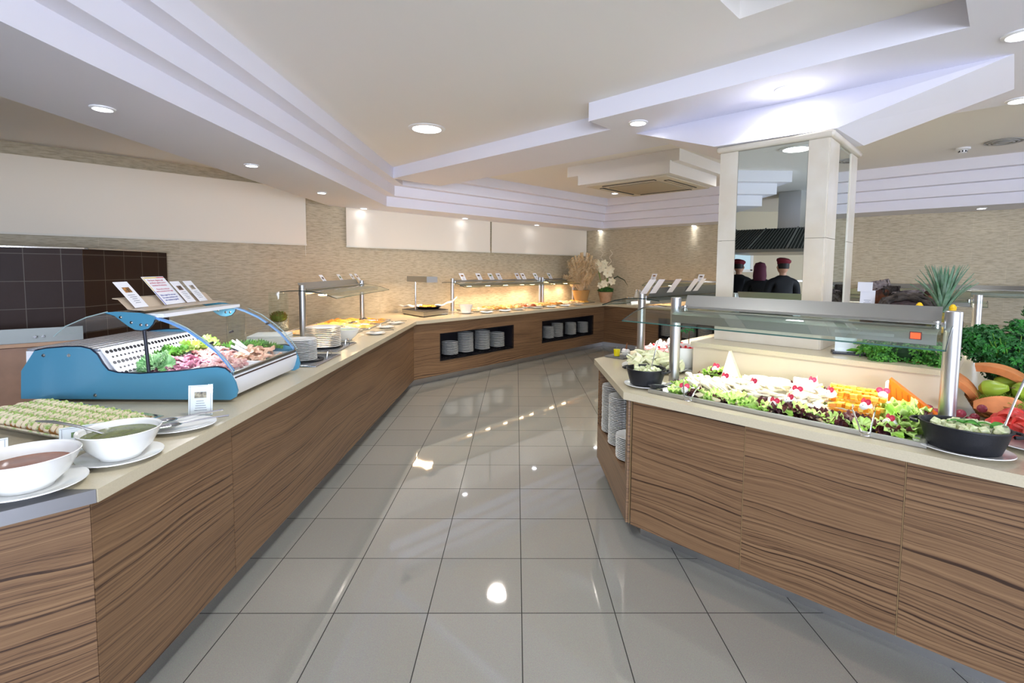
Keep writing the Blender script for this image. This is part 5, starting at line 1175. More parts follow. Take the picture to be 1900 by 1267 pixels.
for px, py, u, rz_, lab in ((1329, 684, 4.42, -.5, 'egg mouse on the back lettuce left of the tall white wedge'), (1346, 703, 4.2, -.6, 'egg mouse just in front of the tall white wedge'), (1270, 722, 4.0, .9, 'leftmost egg mouse, turned to the right, at the left end of the tray'),
                          (1399, 713, 4.15, -.9, 'egg mouse between the wedge and the white cheese rounds'), (1438, 750, 3.9, -.5, 'egg mouse on the front dark lettuce, middle of the tray'), (1467, 743, 3.98, -1.2, 'egg mouse turned left behind the front dark lettuce'),
                          (1480, 728, 4.1, -.2, 'egg mouse with the brightest red ears in the middle of the white cheese'), (1508, 711, 4.28, -.9, 'egg mouse in front of the small feta stack at the back'), (1541, 730, 4.1, -1.2, 'egg mouse at the border of white and orange cheese'),
                          (1638, 732, 4.25, .6, 'egg mouse just left of the orange wedge'), (1607, 753, 4.0, -.9, 'egg mouse sitting on the orange cheese batons'), (1652, 783, 3.88, -1.2, 'egg mouse in front near the right end lettuce')):
    best = min((abs((U(px, py, 3.84+.01*i).z-.022)-(TZ+heap(px, 3.84+.01*i)+.012)), i) for i in range(66)); p = U(px, py, 3.84+.01*best[1])
    MICE.put(0, loc=(p.x, p.y, max(p.z-.022, TZ)), rz=-PI/4+rz_*.6-.15, label=lab, group='egg mice on the cheese tray')
CHW = mat('white_cheese', 'f4ecd2', .45, sub=.1, var=.08, vs=60); CHP = mat('pale_rind_cheese', 'e3cf9f', .45, var=.2, vs=50); CHO = mat('orange_cheese', 'f7b030', .4, sub=.1); CHOD = mat('orange_rind', 'dd6f14', .4); FETA = mat('feta', 'faf8f0', .5)
def wedge_bm(L_, W_, H_, mi_rind=1):
    """triangular wedge: tip at -y, rind at +y"""
    bm = nb(); n = 6; pts = [(0, -L_/2)]+[(W_/2*math.sin((i/n*2-1)*.9)/math.sin(.9), L_/2-(1-math.cos((i/n*2-1)*.9))*W_*.3) for i in range(n+1)][::-1]
    prism(bm, pts, 0, H_); bm.faces.ensure_lookup_table()
    for f in bm.faces:
        if abs(f.normal.z) < .5 and f.calc_center_median().y > L_*.2 and f.normal.y > .1: f.material_index = mi_rind
    bm.normal_update(); return bm
# big wedges standing on end
def standing(name, p, h, w_, dep, rz_, ms, label, slope):
    bm = nb(); V = [bm.verts.new(c) for c in ((-w_*slope, -dep/2, 0), (w_*(1-slope), -dep/2, 0), (0, -dep/2, h), (-w_*slope, dep/2, 0), (w_*(1-slope), dep/2, 0), (0, dep/2, h))]
    for f, mi in (((0, 1, 2), 0), ((5, 4, 3), 0), ((1, 4, 5, 2), 1), ((0, 2, 5, 3), 1 if name == 'cheese_wedge' else 0), ((0, 3, 4, 1), 0)): bm.faces.new([V[i] for i in f]).material_index = mi
    bmesh.ops.bevel(bm, geom=bm.edges[:], offset=.002, segments=1, affect='EDGES')
    return tag(obj(name, bm, ms, loc=p, rz=rz_, smooth=None), label, 'cheese')
standing('cheese_wedge', tp(1353, 4.40), .22, .15, .04, -PI/4, [CHW, CHP], 'tall pointed wedge of white cheese standing at the back of the tray', .38)
o = standing('orange_cheese_wedge', tp(1652, 4.40), .18, .235, .06, -PI/4+.0, [CHOD, CHOD], 'large orange-rinded cheese wedge standing at the right of the tray', .0)
bm = nb(); box(bm, (-.008, 0, .08), (.014, .06, .16)); part('cut_face', bm, CHW, o, 'pale yellow cut face', smooth=None)
bm = nb()
for i in range(11): rod(bm, (.018+.024*i, -.0305, .002), (.018+.024*i-.012, -.0305, max(.01, .15-.0135*i)), .0014, n=5)
part('rind_ribs', bm, mat('rind_line', 'b8560f', .5), o)
def piece(name, bm, m, cat='cheese'): return tag(obj(name, bm, m, smooth=None), 'piece of cheese', cat)
def bt(l, w_, h): bm = nb(); box(bm, (0, 0, h/2), (l, w_, h), bev=.0015); return bm
BAT = Pool(piece('cheese_baton', bt(.042, .021, .019), CHO), piece('cheese_baton', bt(.03, .022, .02), mat('yellow_cheese', 'fbcf5e', .4, sub=.1)), piece('cheese_baton', bt(.04, .02, .018), mat('deep_orange_cheese', 'e88a16', .4)))
k = 0
for i in range(128):
    c_, r_ = i % 16, (i//16) % 4; ly = i//64; px = 1546+6.2*c_+random.uniform(-2, 2)-4*r_*0; u = 4.40-.13*r_-random.uniform(0, .03)
    BAT.put(k, loc=tp(px, u, .003+heap(1600, u)*(.35+.75*ly)+random.uniform(0, .006)), rot=(random.uniform(-.15, .15), random.uniform(-.15, .15), -PI/4+(PI/2 if (c_+r_+ly) % 3 == 0 else 0)+random.uniform(-.3, .3)),
            label='orange cheese baton stacked in the %s row on the right of the tray, %s layer' % (('back', 'second', 'third', 'front')[r_], ('lower', 'upper')[ly]), group='orange cheese batons'); k += 1
SLI = Pool(piece('cheese_slice', wedge_bm(.085, .05, .010), [CHW, CHP]), piece('cheese_slice', wedge_bm(.075, .045, .012), [CHW, CHP]), piece('cheese_slice', bt(.06, .025, .012), CHW))
for i in range(34):           # fanned slices on the left
    f = i/33; SLI.put(0, loc=tp(1282+66*((i*7) % 34)/33, 4.33-.30*((i*5) % 34)/33, .010+heap(1300, 4.2)*.5*random.random()), rot=(.5, .1, -PI/4+1.2+random.uniform(-.15, .15)), label='thin triangular cheese slice fanned out at the left of the tray', group='fanned cheese slices at the left')
for i in range(128):
    c_ = i % 16; r_ = (i//16) % 5; px = 1355+12*c_+random.uniform(-4, 4); SLI.put(i, loc=tp(px, 4.36-.095*r_, .006+heap(px, 4.36-.095*r_)*random.uniform(.2, 1)), rot=(random.uniform(-.35, .35), random.uniform(-.35, .35), random.uniform(0, 6)),
        label='white cheese piece heaped across the middle of the tray, %s row from the back' % ORD[r_], group='white cheese pieces in the middle')
for px, u, r_, h, lab in ((1408, 4.34, .055, .09, 'round soft white cheese with a tan rind, left of two'), (1442, 4.30, .07, .095, 'round soft white cheese with a tan rind, right of two')):
    bm = nb(); lathe(bm, [(0, 0), (r_*.96, 0), (r_, .006), (r_, h-.008), (r_*.94, h), (0, h)], 30); tag(obj('cheese_round', bm, CHW, loc=tp(px, u, .002)), lab, 'cheese')
for i in range(9):
    a, b = i % 3, i//3; bm = bt(.05, .024, .02); tag(obj('feta_bar', bm, FETA, loc=tp(1482+13*a, 4.44-.02*b*0, .045+.021*b), rz=-PI/4+(.0 if b < 2 else .05), smooth=None), 'white feta bar in the neat stack at the back, %s layer, %s' % (('bottom', 'middle', 'top')[b], ('left', 'middle', 'right')[a]), 'cheese', 'feta bars at the back')
standing('cheese_wedge', tp(1517, 4.47), .13, .07, .02, -PI/4, [CHW, CHP], 'small pointed white wedge beside the feta stack', .8)
for i in range(10): (LEAFR if i % 3 == 1 else LEAFG).put(i, loc=tp(1302+34*i/9, 4.44, .015+.055*i/9+.01*random.random()), rot=rr(.6), scale=.85, label=('dark red' if i % 3 == 1 else 'green')+' lettuce leaf piled under the egg mouse left of the tall wedge', group='lettuce pile left of the tall wedge')
GR1 = 'lettuce along the front of the cheese tray'
for i in range(46):
    f = i/45; px = 1252+440*f; dark = (.36 < f < .97 and i % 3 != 0) or i in (3, 4, 9)
    (LEAFR if dark else LEAFG).put(i, loc=tp(px, 3.84+random.uniform(-.035, .05), .004+.02*random.random()), rot=(random.uniform(.0, .8), random.uniform(-.5, .5), random.uniform(-1.5, 1.5)), scale=random.uniform(.75, 1.05),
         label=('dark red' if dark else 'bright green')+' frilly lettuce leaf in the front border of the cheese tray, %s part' % ('left', 'middle', 'right')[min(2, int(f*3))], group=GR1)
for i in range(20):
    f = i/19; (LEAFR if i % 4 == 2 else LEAFG).put(i, loc=tp(1252+72*f, 3.98+.48*f, .006+.01*random.random()), rot=rr(.6), scale=.75, label=('dark red' if i % 4 == 2 else 'green')+' lettuce leaf along the left back edge of the cheese tray', group='lettuce at the left of the cheese tray')
for i in range(16):
    f = i/15; (LEAFR if i % 3 == 2 else LEAFG).put(i, loc=tp(1370+175*f, 4.47, .03+.012*random.random()), rot=rr(.7), scale=.8, label=('dark red' if i % 3 == 2 else 'green')+' lettuce leaf along the back edge behind the white cheese', group='lettuce at the back of the cheese tray')
for i in range(26):
    f = random.random(); g = random.random(); red = f > .8
    (LEAFR if red else LEAFG).put(i, loc=tp(1664+40*f, 4.30-.38*g, .01+.05*(1-abs(f-.5))*random.random()), rot=rr(.7), scale=1.35, label=('dark red' if red else 'bright green')+' lettuce leaf heaped at the right end of the cheese tray', group='lettuce heap at the right of the cheese tray')
# tongs and spoons
p = tp(1277, 3.62, .012); TONGS.put(0, loc=(p.x, p.y, TZ+.012), rot=(.25, 0, -PI/4+.35), label='steel tongs lying over the left front edge of the cheese tray', scale=(1.5, 1.0, 1.2))
p = tp(1612, 3.66, .012); TONGS.put(0, loc=(p.x, p.y, TZ+.008), rot=(.5, 0, -PI/4+.25), label='steel tongs with rounded end leaning on the front edge by the orange cheese', scale=(1.4, .75, 1.2))
p = tp(1222, 3.80, .006); BIGSP.put(0, loc=(p.x, p.y, TZ+.01), rot=(0, 0, -PI/4-1.2), label='flat steel serving spoon in the empty left end of the cheese tray')
# ================================================================ ISLAND: POTS, SALAD, DESSERTS
def pot(loc, label, sx, sy, r, h, rz_, food):
    t = thing('cast_iron_pot', label, 'pot', loc, rz_)
    bm = nb(); lathe(bm, [(0, .0), (r*.72, .0), (r*.80, .008), (r*.9, h*.5), (r*.98, h*.93), (r*1.02, h*.95), (r*1.02, h), (r*.96, h), (r*.94, h*.93), (r*.85, h*.45), (r*.74, .014), (0, .012)], 40, sx=sx, sy=sy); part('pot_body', bm, IRON, t)
    for s in (-1, 1):
        bm = nb(); P = [(s*(r*sx*1.0), -r*sy*.38, h*.9), (s*(r*sx*1.0+.022), -r*sy*.25, h*.9), (s*(r*sx*1.0+.028), 0, h*.9), (s*(r*sx*1.0+.022), r*sy*.25, h*.9), (s*(r*sx*1.0), r*sy*.38, h*.9)]; tube(bm, P, .007, 8); part('lug_handle', bm, IRON, t)
    bm = nb(); lathe(bm, [(0, h*.72), (r*.87, h*.72), (r*.87, h*.70), (0, h*.70)], 30, sx=sx, sy=sy); part('dressing', bm, mat('cream_dressing', 'e4e3c4', .4), t)
    return t
CUB = mat('white_cube_food', 'eceac6', .4, var=.35, vs=50, col2='b9c48a'); 
CUBES = Pool(*[tag(obj('feta_cube', bt(.028, .026, .022), CUB, smooth=None), 'cube', 'food') for _ in range(1)])
plate((.822, 3.085, T+.001), 'white saucer under the round black pot on the island', .132, h=.014)
pot((.828, 3.10, T+.0085), 'round black cast iron pot of pale cubes, left end of the island', 1, 1, .122, .105, -PI/4+.1, CUB)
for i in range(22):
    a = random.uniform(0, 6.28); q = .095*math.sqrt(random.random()); CUBES.put(0, loc=(.828+q*math.cos(a), 3.10+q*math.sin(a), T+.085+.016*random.random()), rot=rr(.6), label='pale green-white cube in the round black pot', group='cubes in the round pot')
SPOONS.put(0, loc=(.855, 3.09, T+.095), rot=(.9, 0, -.7), label='spoon standing in the round black pot, handle up to the right', scale=.8)
plate((1.846, 1.975, T+.001), 'white oval plate under the long oval black pot', .155, s=(1.05, .85), rz=-PI/4, h=.014)
pot((1.846, 1.972, T+.0085), 'oval black cast iron pot of feta cubes and basil, right end of the island', 1.12, .86, .132, .105, -PI/4, CUB)
for i in range(30):
    a = random.uniform(0, 6.28); q = math.sqrt(random.random()); x = .12*q*math.cos(a); y = .088*q*math.sin(a); c_, s_ = math.cos(-PI/4), math.sin(-PI/4)
    CUBES.put(0, loc=(1.846+x*c_-y*s_, 1.972+x*s_+y*c_, T+.086+.016*random.random()), rot=rr(.6), label='white feta cube with herbs in the oval black pot', group='cubes in the oval pot')
SPOONS.put(0, loc=(1.93, 1.90, T+.095), rot=(.75, 0, -1.15), label='spoon standing in the oval black pot, handle up to the right', scale=1.0)
BAS = leafmat('basil', '2f7a22', '58a83a')
for i in range(5):
    bm = nb(); n = 12; V = []
    for a in range(n+1):
        u_ = a/n; w_ = .018*math.sin(PI*u_**.8)+.0005; V.append([bm.verts.new((u_*.06, w_*s, .012*math.sin(PI*u_)+(.004 if s == 0 else 0)*-1)) for s in (-1, 0, 1)])
    for A, B in zip(V, V[1:]):
        for j in (0, 1): bm.faces.new((A[j], B[j], B[j+1], A[j+1]))
    o = obj('basil_leaf', bm, BAS, loc=(1.83+.022*i, 1.985-.012*i, T+.112), rot=(random.uniform(-.3, .3), random.uniform(-.2, .2), -PI/4+random.uniform(-1, 1)+(PI if i % 2 else 0)), smooth=60); s_ = o.modifiers.new('s', 'SOLIDIFY'); s_.thickness = .0008
    tag(o, 'basil leaf on the oval pot, %s from the left' % ORD[i], 'herb')
# melon salad
plate((1.03, 3.62, T+.001), 'large white platter under the pale melon slices', .24, h=.022)
MEL = mat('pale_melon', 'f8f6d8', .35, sub=.15, var=.3, vs=12, col2='eaedbc'); 
def mslice():
    bm = nb(); n = 12; V = []
    for i in range(n+1):
        a = -1.1+2.2*i/n; th = .016*math.cos(a*1.2)+.003; V.append([bm.verts.new((.07*math.sin(a), .07*math.cos(a)-.05+d*.022*math.cos(a*1.2), s*th/2)) for s, d in ((-1, -1), (1, -1), (1, 1), (-1, 1))])
    for A, B in zip(V, V[1:]):
        for j in range(4): bm.faces.new((A[j], B[j], B[(j+1) % 4], A[(j+1) % 4]))
    bm.faces.new(V[0]); bm.faces.new(V[-1]); return tag(obj('melon_slice', bm, MEL, smooth=50), 'slice', 'fruit')
MEL_ = Pool(mslice(), mslice())
for i in range(52):
    a = random.uniform(0, 6.28); q = .19*math.sqrt(random.random()); h = .10*(1-(q/.2)**2)
    MEL_.put(i, loc=(1.03+q*math.cos(a), 3.62+q*math.sin(a), T+.035+h*random.uniform(.4, 1)), rot=rr(.9), label='pale green melon slice heaped on the platter behind the round pot', group='melon slices on the platter')
# oil cup on slate, little cone
t = thing('slate_board', 'small grey board under the cup of yellow oil', 'board', (.86, 4.10, T+.001), PI/4); bm = nb(); box(bm, (0, 0, .006), (.14, .18, .012), bev=.002); part('board', bm, mat('slate', '6c6a66', .5), t)
t = thing('oil_cup', 'small clear cup of yellow oil at the far left corner of the island', 'cup', (.84, 4.07, T+.014))
bm = nb(); lathe(bm, [(0, 0), (.026, 0), (.032, .08), (.029, .08), (.024, .004), (0, .004)], 24); part('glass', bm, GLASS, t)
bm = nb(); lathe(bm, [(0, .005), (.0235, .005), (.0275, .058), (0, .058)], 24); part('oil', bm, mat('yellow_oil', 'e8d400', .15, sub=.3), t)
CREAMW = mat('whipped_cream', 'f5efe9', .5); STRAW = mat('strawberry', 'd8242c', .3, bump=.3, bs=120); PINK = mat('pink_dessert', 'f0b3b6', .4, var=.6, vs=22, col2='e0504e')
t = thing('cream_cup', 'small cup of cream with a brown wafer cone beside the oil cup', 'dessert', (.935, 4.16, T+.001))
bm = nb(); lathe(bm, [(0, 0), (.03, 0), (.04, .04), (.035, .042), (0, .042)], 22); part('cup', bm, CERAM, t)
bm = nb(); blobmesh(bm, 12, .016, (.018, .018), .045, flat=.9, seg=2); part('cream', bm, CREAMW, t)
bm = nb(); rod(bm, (.0, 0, .05), (.01, .0, .115), .013, .002, n=14); part('wafer_cone', bm, mat('wafer', '7a4a2c', .6), t)
# white bowl of pink yoghurt and strawberry dessert tray
t = thing('stand', 'grey steel riser under the white yoghurt bowl', 'riser', (1.25, 3.60, T+.001), PI/4); bm = nb(); box(bm, (0, 0, .012), (.22, .22, .024), bev=.003); part('riser', bm, STEELM, t); t.name = 'steel_riser'
b = sauce_bowl((1.25, 3.60, T+.026), .135, .15, 'deep white bowl of pink fruit yoghurt behind the guard post', PINK, .84, kind='yoghurt_bowl')
for i in range(14):
    a = random.uniform(0, 6.28); q = .1*math.sqrt(random.random()); bm = nb(); bmesh.ops.create_icosphere(bm, subdivisions=2, radius=random.uniform(.008, .013)); tag(obj('berry', bm, STRAW if i % 3 else mat('dark_berry', '4a1c3c', .3), loc=(1.25+q*math.cos(a), 3.60+q*math.sin(a), T+.155+.005*random.random())), ('red' if i % 3 else 'dark purple')+' berry on top of the pink yoghurt', 'fruit', 'berries on the yoghurt')
pan((1.47, 4.55, T+.001), PI/4, .62, .46, 'white-framed tray of red and white strawberry dessert, far left of the island', PINK, 40, .035, kind='dessert_tray', fill='dessert')
for i in range(44):
    x, y = random.uniform(-.27, .27), random.uniform(-.19, .19); c_, s_ = math.cos(PI/4), math.sin(PI/4); bm = nb()
    if i % 2: lathe(bm, [(0, -.016), (.008, -.006), (.012, .004), (.007, .011), (0, .012)], 10)
    else: lathe(bm, [(0, 0), (.018, .0), (.014, .012), (.006, .022), (0, .03)], 12)
    tag(obj('strawberry' if i % 2 else 'cream_swirl', bm, STRAW if i % 2 else CREAMW, loc=(1.47+x*c_-y*s_, 4.55+x*s_+y*c_, T+.045), rot=(.5*(i % 2), 0, i)), ('red strawberry piece' if i % 2 else 'white cream swirl')+' on the strawberry dessert tray', 'fruit' if i % 2 else 'cream', 'strawberries and cream swirls on the dessert tray')
TONGS.put(0, loc=(1.36, 4.30, T+.07), rot=(-.75, .1, .45), label='tongs with a ring end standing in the strawberry dessert', scale=1.1)
for (x, y, lab, c1) in ((1.33, 3.95, 'green palm-shaped pick standing in the strawberry dessert', '1f7a3c'), (1.42, 4.02, 'second green palm pick nearer the plinth', '1f7a3c')):
    t = thing('palm_pick', lab, 'decoration', (x, y, T+.0)); bm = nb(); rod(bm, (0, 0, .0), (0, 0, .24), .003, n=6); part('stick', bm, mat('wood_pick', '6b4a2a', .6), t)
    bm = nb()
    for k in range(6): a = k*PI/3; tube(bm, [(0, 0, .24), (.03*math.cos(a), .03*math.sin(a), .252), (.055*math.cos(a), .055*math.sin(a), .225)], .004, 5, rr=[.004, .006, .001])
    part('palm_leaves', bm, mat('palm_green', c1, .5), t)
# ================================================================ ISLAND: FRUIT AND HERB DISPLAY
def foliage(bm, n, centers, lr=.012, up=.3, sq=.6):
    for i in range(n):
        c, R, s3 = random.choice(centers); d = Vector((random.gauss(0, 1), random.gauss(0, 1), random.gauss(0, 1))).normalized(); q = R*random.uniform(.55, 1.0)
        p = Vector(c)+Vector((d.x*q*s3[0], d.y*q*s3[1], d.z*q*s3[2])); nrm = (d+Vector((random.uniform(-.6, .6), random.uniform(-.6, .6), random.uniform(0, .8)))).normalized()
        M = Matrix.Translation(p) @ nrm.to_track_quat('Z', 'Y').to_matrix().to_4x4() @ Matrix.Rotation(random.uniform(0, 6), 4, 'Z'); s = lr*random.uniform(.7, 1.3)
        for a in (0, 2.1, 4.2):
            ca, sa = math.cos(a), math.sin(a)
            P = [(0, 0, 0), (.5*s, .45*s, .12*s), (1.15*s, .55*s, -.05*s), (.95*s, .12*s, .18*s), (1.5*s, 0, -.1*s), (.95*s, -.12*s, .18*s), (1.15*s, -.55*s, -.05*s), (.5*s, -.45*s, .12*s)]
            V = [bm.verts.new(M @ Vector((x*ca-y*sa, x*sa+y*ca, z))) for x, y, z in P]
            bm.faces.new((V[0], V[1], V[2], V[3])).material_index = i % 2; bm.faces.new((V[0], V[3], V[4], V[5])).material_index = i % 2; bm.faces.new((V[0], V[5], V[6], V[7])).material_index = i % 2
PG = mat('parsley_green', '2f7d2a', .5); PGD = mat('parsley_deep', '1f5c24', .5); KALE = mat('curly_kale', '2c6a1e', .55); KALE2 = mat('curly_kale_light', '4b8a2a', .55)
bp = at(1800, 690, T+.15)
t = thing('parsley_bunch', 'big bushy bunch of flat parsley beside the right guard post', 'herb', (2.94, 2.86, T+.02))
bm = nb(); foliage(bm, 3000, [((0, 0, .26), .22, (1.15, .9, .75)), ((.13, -.10, .16), .19, (1, 1, .85)), ((-.12, .08, .30), .13, (1, 1, .8)), ((.22, -.18, .06), .13, (1, 1, .8)), ((0, 0, .2), .16, (1, 1, 1)), ((.05, -.08, .08), .12, (1, 1, .8))], .018); part('leaves', bm, [PG, PGD], t, smooth=None)
bm = nb()
for i in range(60): a = random.uniform(0, 6.28); tube(bm, [(.02*math.cos(a), .02*math.sin(a), 0), (.08*math.cos(a), .08*math.sin(a), .15), (.2*math.cos(a), .17*math.sin(a), .27+.1*random.random())], .0018, 4)
part('stems', bm, mat('stem_green', '6fa33a', .5), t)
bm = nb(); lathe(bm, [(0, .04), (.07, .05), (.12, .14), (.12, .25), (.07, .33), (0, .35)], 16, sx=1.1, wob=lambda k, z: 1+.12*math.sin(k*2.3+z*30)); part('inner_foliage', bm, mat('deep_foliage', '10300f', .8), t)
t = thing('parsley_sprigs', 'loose parsley sprigs rising at the right edge against the wall', 'herb', (3.05, 2.86, T+.25))
bm = nb(); tips = [(.0, .02, .26), (.06, -.02, .19), (.16, -.06, .14), (.26, -.16, .10), (.20, -.20, .0), (-.05, .04, .17), (.30, -.24, .02)]
foliage(bm, 260, [(c, .045, (1, 1, 1)) for c in tips], .021); part('leaves', bm, [PG, PGD], t, smooth=None)
bm = nb()
for c in tips: tube(bm, [(0, 0, -.05), (c[0]*.5, c[1]*.5, c[2]*.6), c], .002, 5)
part('stems', bm, mat('stem_green', '6fa33a', .5), t)
t = thing('curly_kale', 'dark curly parsley hanging over the plinth edge left of the post', 'herb', (2.19, 2.62, BT))
bm = nb(); foliage(bm, 1000, [((-.08, .18, .05), .12, (1.2, 1, .6)), ((.03, .08, .06), .13, (1, 1, .8)), ((-.0, .02, -.03), .07, (1, 1, 1.2)), ((-.13, .10, .0), .07, (1.2, 1, .8)), ((.09, -.0, .05), .10, (1, 1, .8)), ((.03, -.08, -.04), .055, (1, 1, 1.5))], .013); part('leaves', bm, [KALE, KALE2], t, smooth=None)
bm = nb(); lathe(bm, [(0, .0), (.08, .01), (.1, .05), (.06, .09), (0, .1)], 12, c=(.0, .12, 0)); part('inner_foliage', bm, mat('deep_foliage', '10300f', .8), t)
PEA = mat('pea_pod', '6db52c', .35, var=.3, vs=30)
def pod():
    bm = nb(); n = 10; pts = [(-.05+.1*i/n, 0, .012*math.sin(PI*i/n)) for i in range(n+1)]; rr_ = [.001+.0115*math.sin(PI*i/n)**.6*(1+.1*math.sin(i*2.4)) for i in range(n+1)]; tube(bm, pts, .01, 8, rr=rr_)
    for v in bm.verts: v.co.y *= .55
    return tag(obj('pea_pod', bm, PEA), 'pod', 'vegetable')
PODS = Pool(pod(), pod())
for i in range(44):
    PODS.put(i, scale=.85, loc=(2.05+.20*i/44+random.uniform(-.03, .03), 2.84-.20*i/44+random.uniform(-.05, .08)+.03, BT+.015+.05*random.random()), rot=(random.uniform(-.4, .4), random.uniform(-.4, .4), random.uniform(-1.5, .6)), label='green pea pod heaped on the plinth between the menu stand and the kale', group='pea pods on the plinth')
c = thing('menu_stand', 'black-based white menu stand on the plinth behind the guard', 'menu stand', (2.02, 2.93, BT+.001), -PI/4+.3)
bm = nb(); box(bm, (0, 0, .005), (.20, .12, .01)); part('base', bm, BLACKM, c, smooth=None)
bm = nb(); box(bm, (-.03, .0, .08), (.11, .002, .14)); part('white_sheet', bm, PAPER, c, smooth=None)
bm = nb(); box(bm, (-.03, -.004, .08), (.13, .003, .15)); box(bm, (.05, -.0, .075), (.003, .08, .13)); part('acrylic', bm, GLASS, c, smooth=None)
# carved pumpkin slices, grapes, pears, watermelon, basket
PUM = mat('pumpkin_flesh', 'e8935a', .4, var=.25, vs=14, sub=.1); 
def slab_curve(name, loc, rot, R, w_, th, a0, a1, m, label, cat='fruit'):
    bm = nb(); n = 16; V = []
    for i in range(n+1):
        a = a0+(a1-a0)*i/n; ww = w_*(.35+.65*math.sin(PI*i/n)); V.append([bm.verts.new((r_*math.cos(a), s*ww/2, r_*math.sin(a))) for r_, s in ((R, -1), (R, 1), (R-th, .9), (R-th, -.9))])
    for A, B in zip(V, V[1:]):
        for j in range(4): bm.faces.new((A[j], B[j], B[(j+1) % 4], A[(j+1) % 4]))
    bm.faces.new(V[0]); bm.faces.new(V[-1]); return tag(obj(name, bm, m, loc=loc, rot=rot, smooth=50), label, cat)
slab_curve('pumpkin_slice', (2.28, 2.63, T+.01), (0, 0, -.8), .20, .24, .03, .2, 2.2, PUM, 'upright orange pumpkin slice left of the right guard post')
slab_curve('pumpkin_slice', (2.56, 2.62, T+.0), (0, .1, -.75), .24, .26, .035, -.1, 1.9, PUM, 'broad orange pumpkin slice right of the right guard post')
slab_curve('pumpkin_slice', (2.40, 2.42, T+.005), (.9, .2, -.4), .14, .12, .02, .1, 2.5, PUM, 'low orange pumpkin slice behind the oval pot')
slab_curve('pumpkin_slice', (2.24, 2.72, BT-.13), (.2, .0, -.8), .15, .12, .02, .6, 2.2, PUM, 'orange pumpkin slice under the pea pods on the plinth edge')
GRP = mat('red_grape', '9c3a4c', .25, var=.4, vs=20, sub=.1)
def ball(name, r, m, sx=1, sz=1, seg=16, stem=False):
    bm = nb(); bmesh.ops.create_uvsphere(bm, u_segments=seg, v_segments=seg*2//3, radius=r)
    for v in bm.verts: v.co.x *= sx; v.co.z *= sz
    return obj(name, bm, m)
GR = Pool(tag(ball('grape', .02, GRP), 'grape', 'fruit'))
for i in range(26):
    f = i/26; GR.put(0, loc=(2.06+.42*f+random.uniform(-.02, .02), 2.42-.26*f+random.uniform(-.03, .03)+.0, T+.022+.03*(i % 3)*(1 if i % 2 else .3)), label='red grape in the cluster behind the oval pot, %s part' % ('left', 'middle', 'right')[int(f*3)], group='red grapes behind the oval pot')
WICK = mat('wicker', 'b9793c', .6, var=.5, vs=60, bump=.6, bs=120)
t = thing('fruit_basket', 'orange-brown wicker basket of green pears at the right edge', 'basket', (2.62, 2.36, T+.001), -.6)
bm = nb()
for k in range(9):
    z = .008+.010*k; q = .20+.035*(k/8); tube(bm, [(q*1.3*math.cos(a), q*math.sin(a), z+.003*math.sin(9*a+k*PI)) for a in [2*PI*i/40 for i in range(40)]], .006, 5, closed=True)
part('woven_wall', bm, WICK, t)
bm = nb(); lathe(bm, [(0, .004), (.195, .004), (.225, .085), (0, .07)], 30, sx=1.3); part('inner', bm, mat('straw_bed', 'a9a24e', .8, var=.6, vs=60, col2='6d7a2c', bump=.8, bs=90), t)
bm = nb()
for i in range(520):
    a = random.uniform(0, 6.28); q = .22*math.sqrt(random.random()); x, y = q*1.3*math.cos(a), q*math.sin(a); b = random.uniform(0, 6.28); tube(bm, [(x, y, .085), (x+.02*math.cos(b), y+.02*math.sin(b), .10+.02*random.random()), (x+.045*math.cos(b+.5), y+.045*math.sin(b+.5), .088)], .0016, 3)
o = part('grass_nest', bm, mat('nest_green', '8fae3c', .7), t); o['kind'] = 'stuff'
PEAR = mat('green_pear', '9fb83c', .3, var=.25, vs=10, sub=.05)
def mk_pear():
    t = thing('pear', 'pear', 'fruit'); bm = nb(); lathe(bm, [(0, -.045), (.02, -.043), (.04, -.022), (.042, 0), (.034, .024), (.021, .045), (.014, .06), (0, .064)], 22); part('flesh', bm, PEAR, t)
    bm = nb(); tube(bm, [(0, 0, .06), (.002, 0, .072), (.006, .001, .085)], .0018, 6); part('stalk', bm, mat('stalk_brown', '5a4326', .7), t); return t
PE = Pool(mk_pear())
for i, (x, y, z, r_, lab) in enumerate(((2.45, 2.48, .15, (1.3, .2, .4), 'green pear lying at the left of the basket'), (2.56, 2.42, .155, (1.2, 0, 1.6), 'green pear lying in the middle of the basket front'), (2.66, 2.30, .155, (1.3, .3, 2.6), 'green pear at the front right of the basket'), (2.68, 2.44, .19, (.9, .2, 3.4), 'green pear highest in the basket'), (2.78, 2.36, .15, (1.3, .0, 5), 'green pear at the far right edge of the basket'), (2.58, 2.54, .16, (1.1, .4, 0), 'green pear at the back of the basket under the parsley'))):
    PE.put(0, loc=(x, y, T+z-.01), rot=r_, scale=1.08, label=lab)
ON = mat('purple_onion', '8a3550', .3, var=.4, vs=25)
for i in range(7): 
    o = ball('small_onion', .022, ON if i % 2 else mat('pale_potato', 'c9a874', .6), 1, .85); o.location = (2.98+.05*i-.03*(i % 2)*2, 2.62-.05*i+.03*(i % 2), T+.20+.04*(i % 3)); tag(o, ('small purple onion' if i % 2 else 'small pale potato')+' at the right edge beside the parsley, %s from the left' % ORD[i], 'vegetable')
WM = mat('watermelon', 'e0483c', .35, var=.35, vs=14, sub=.1, col2='c22f2c')
plate((2.22, 2.02, T+.001), 'white platter under the watermelon chunks at the right edge', .19, h=.02)
WMs = []
for i in range(3):
    bm = nb(); crumple(bm, .05, .035, .045, amp=.006, fold=.3); WMs.append(tag(obj('watermelon_chunk', bm, WM), 'chunk', 'fruit'))
WMP = Pool(*WMs)
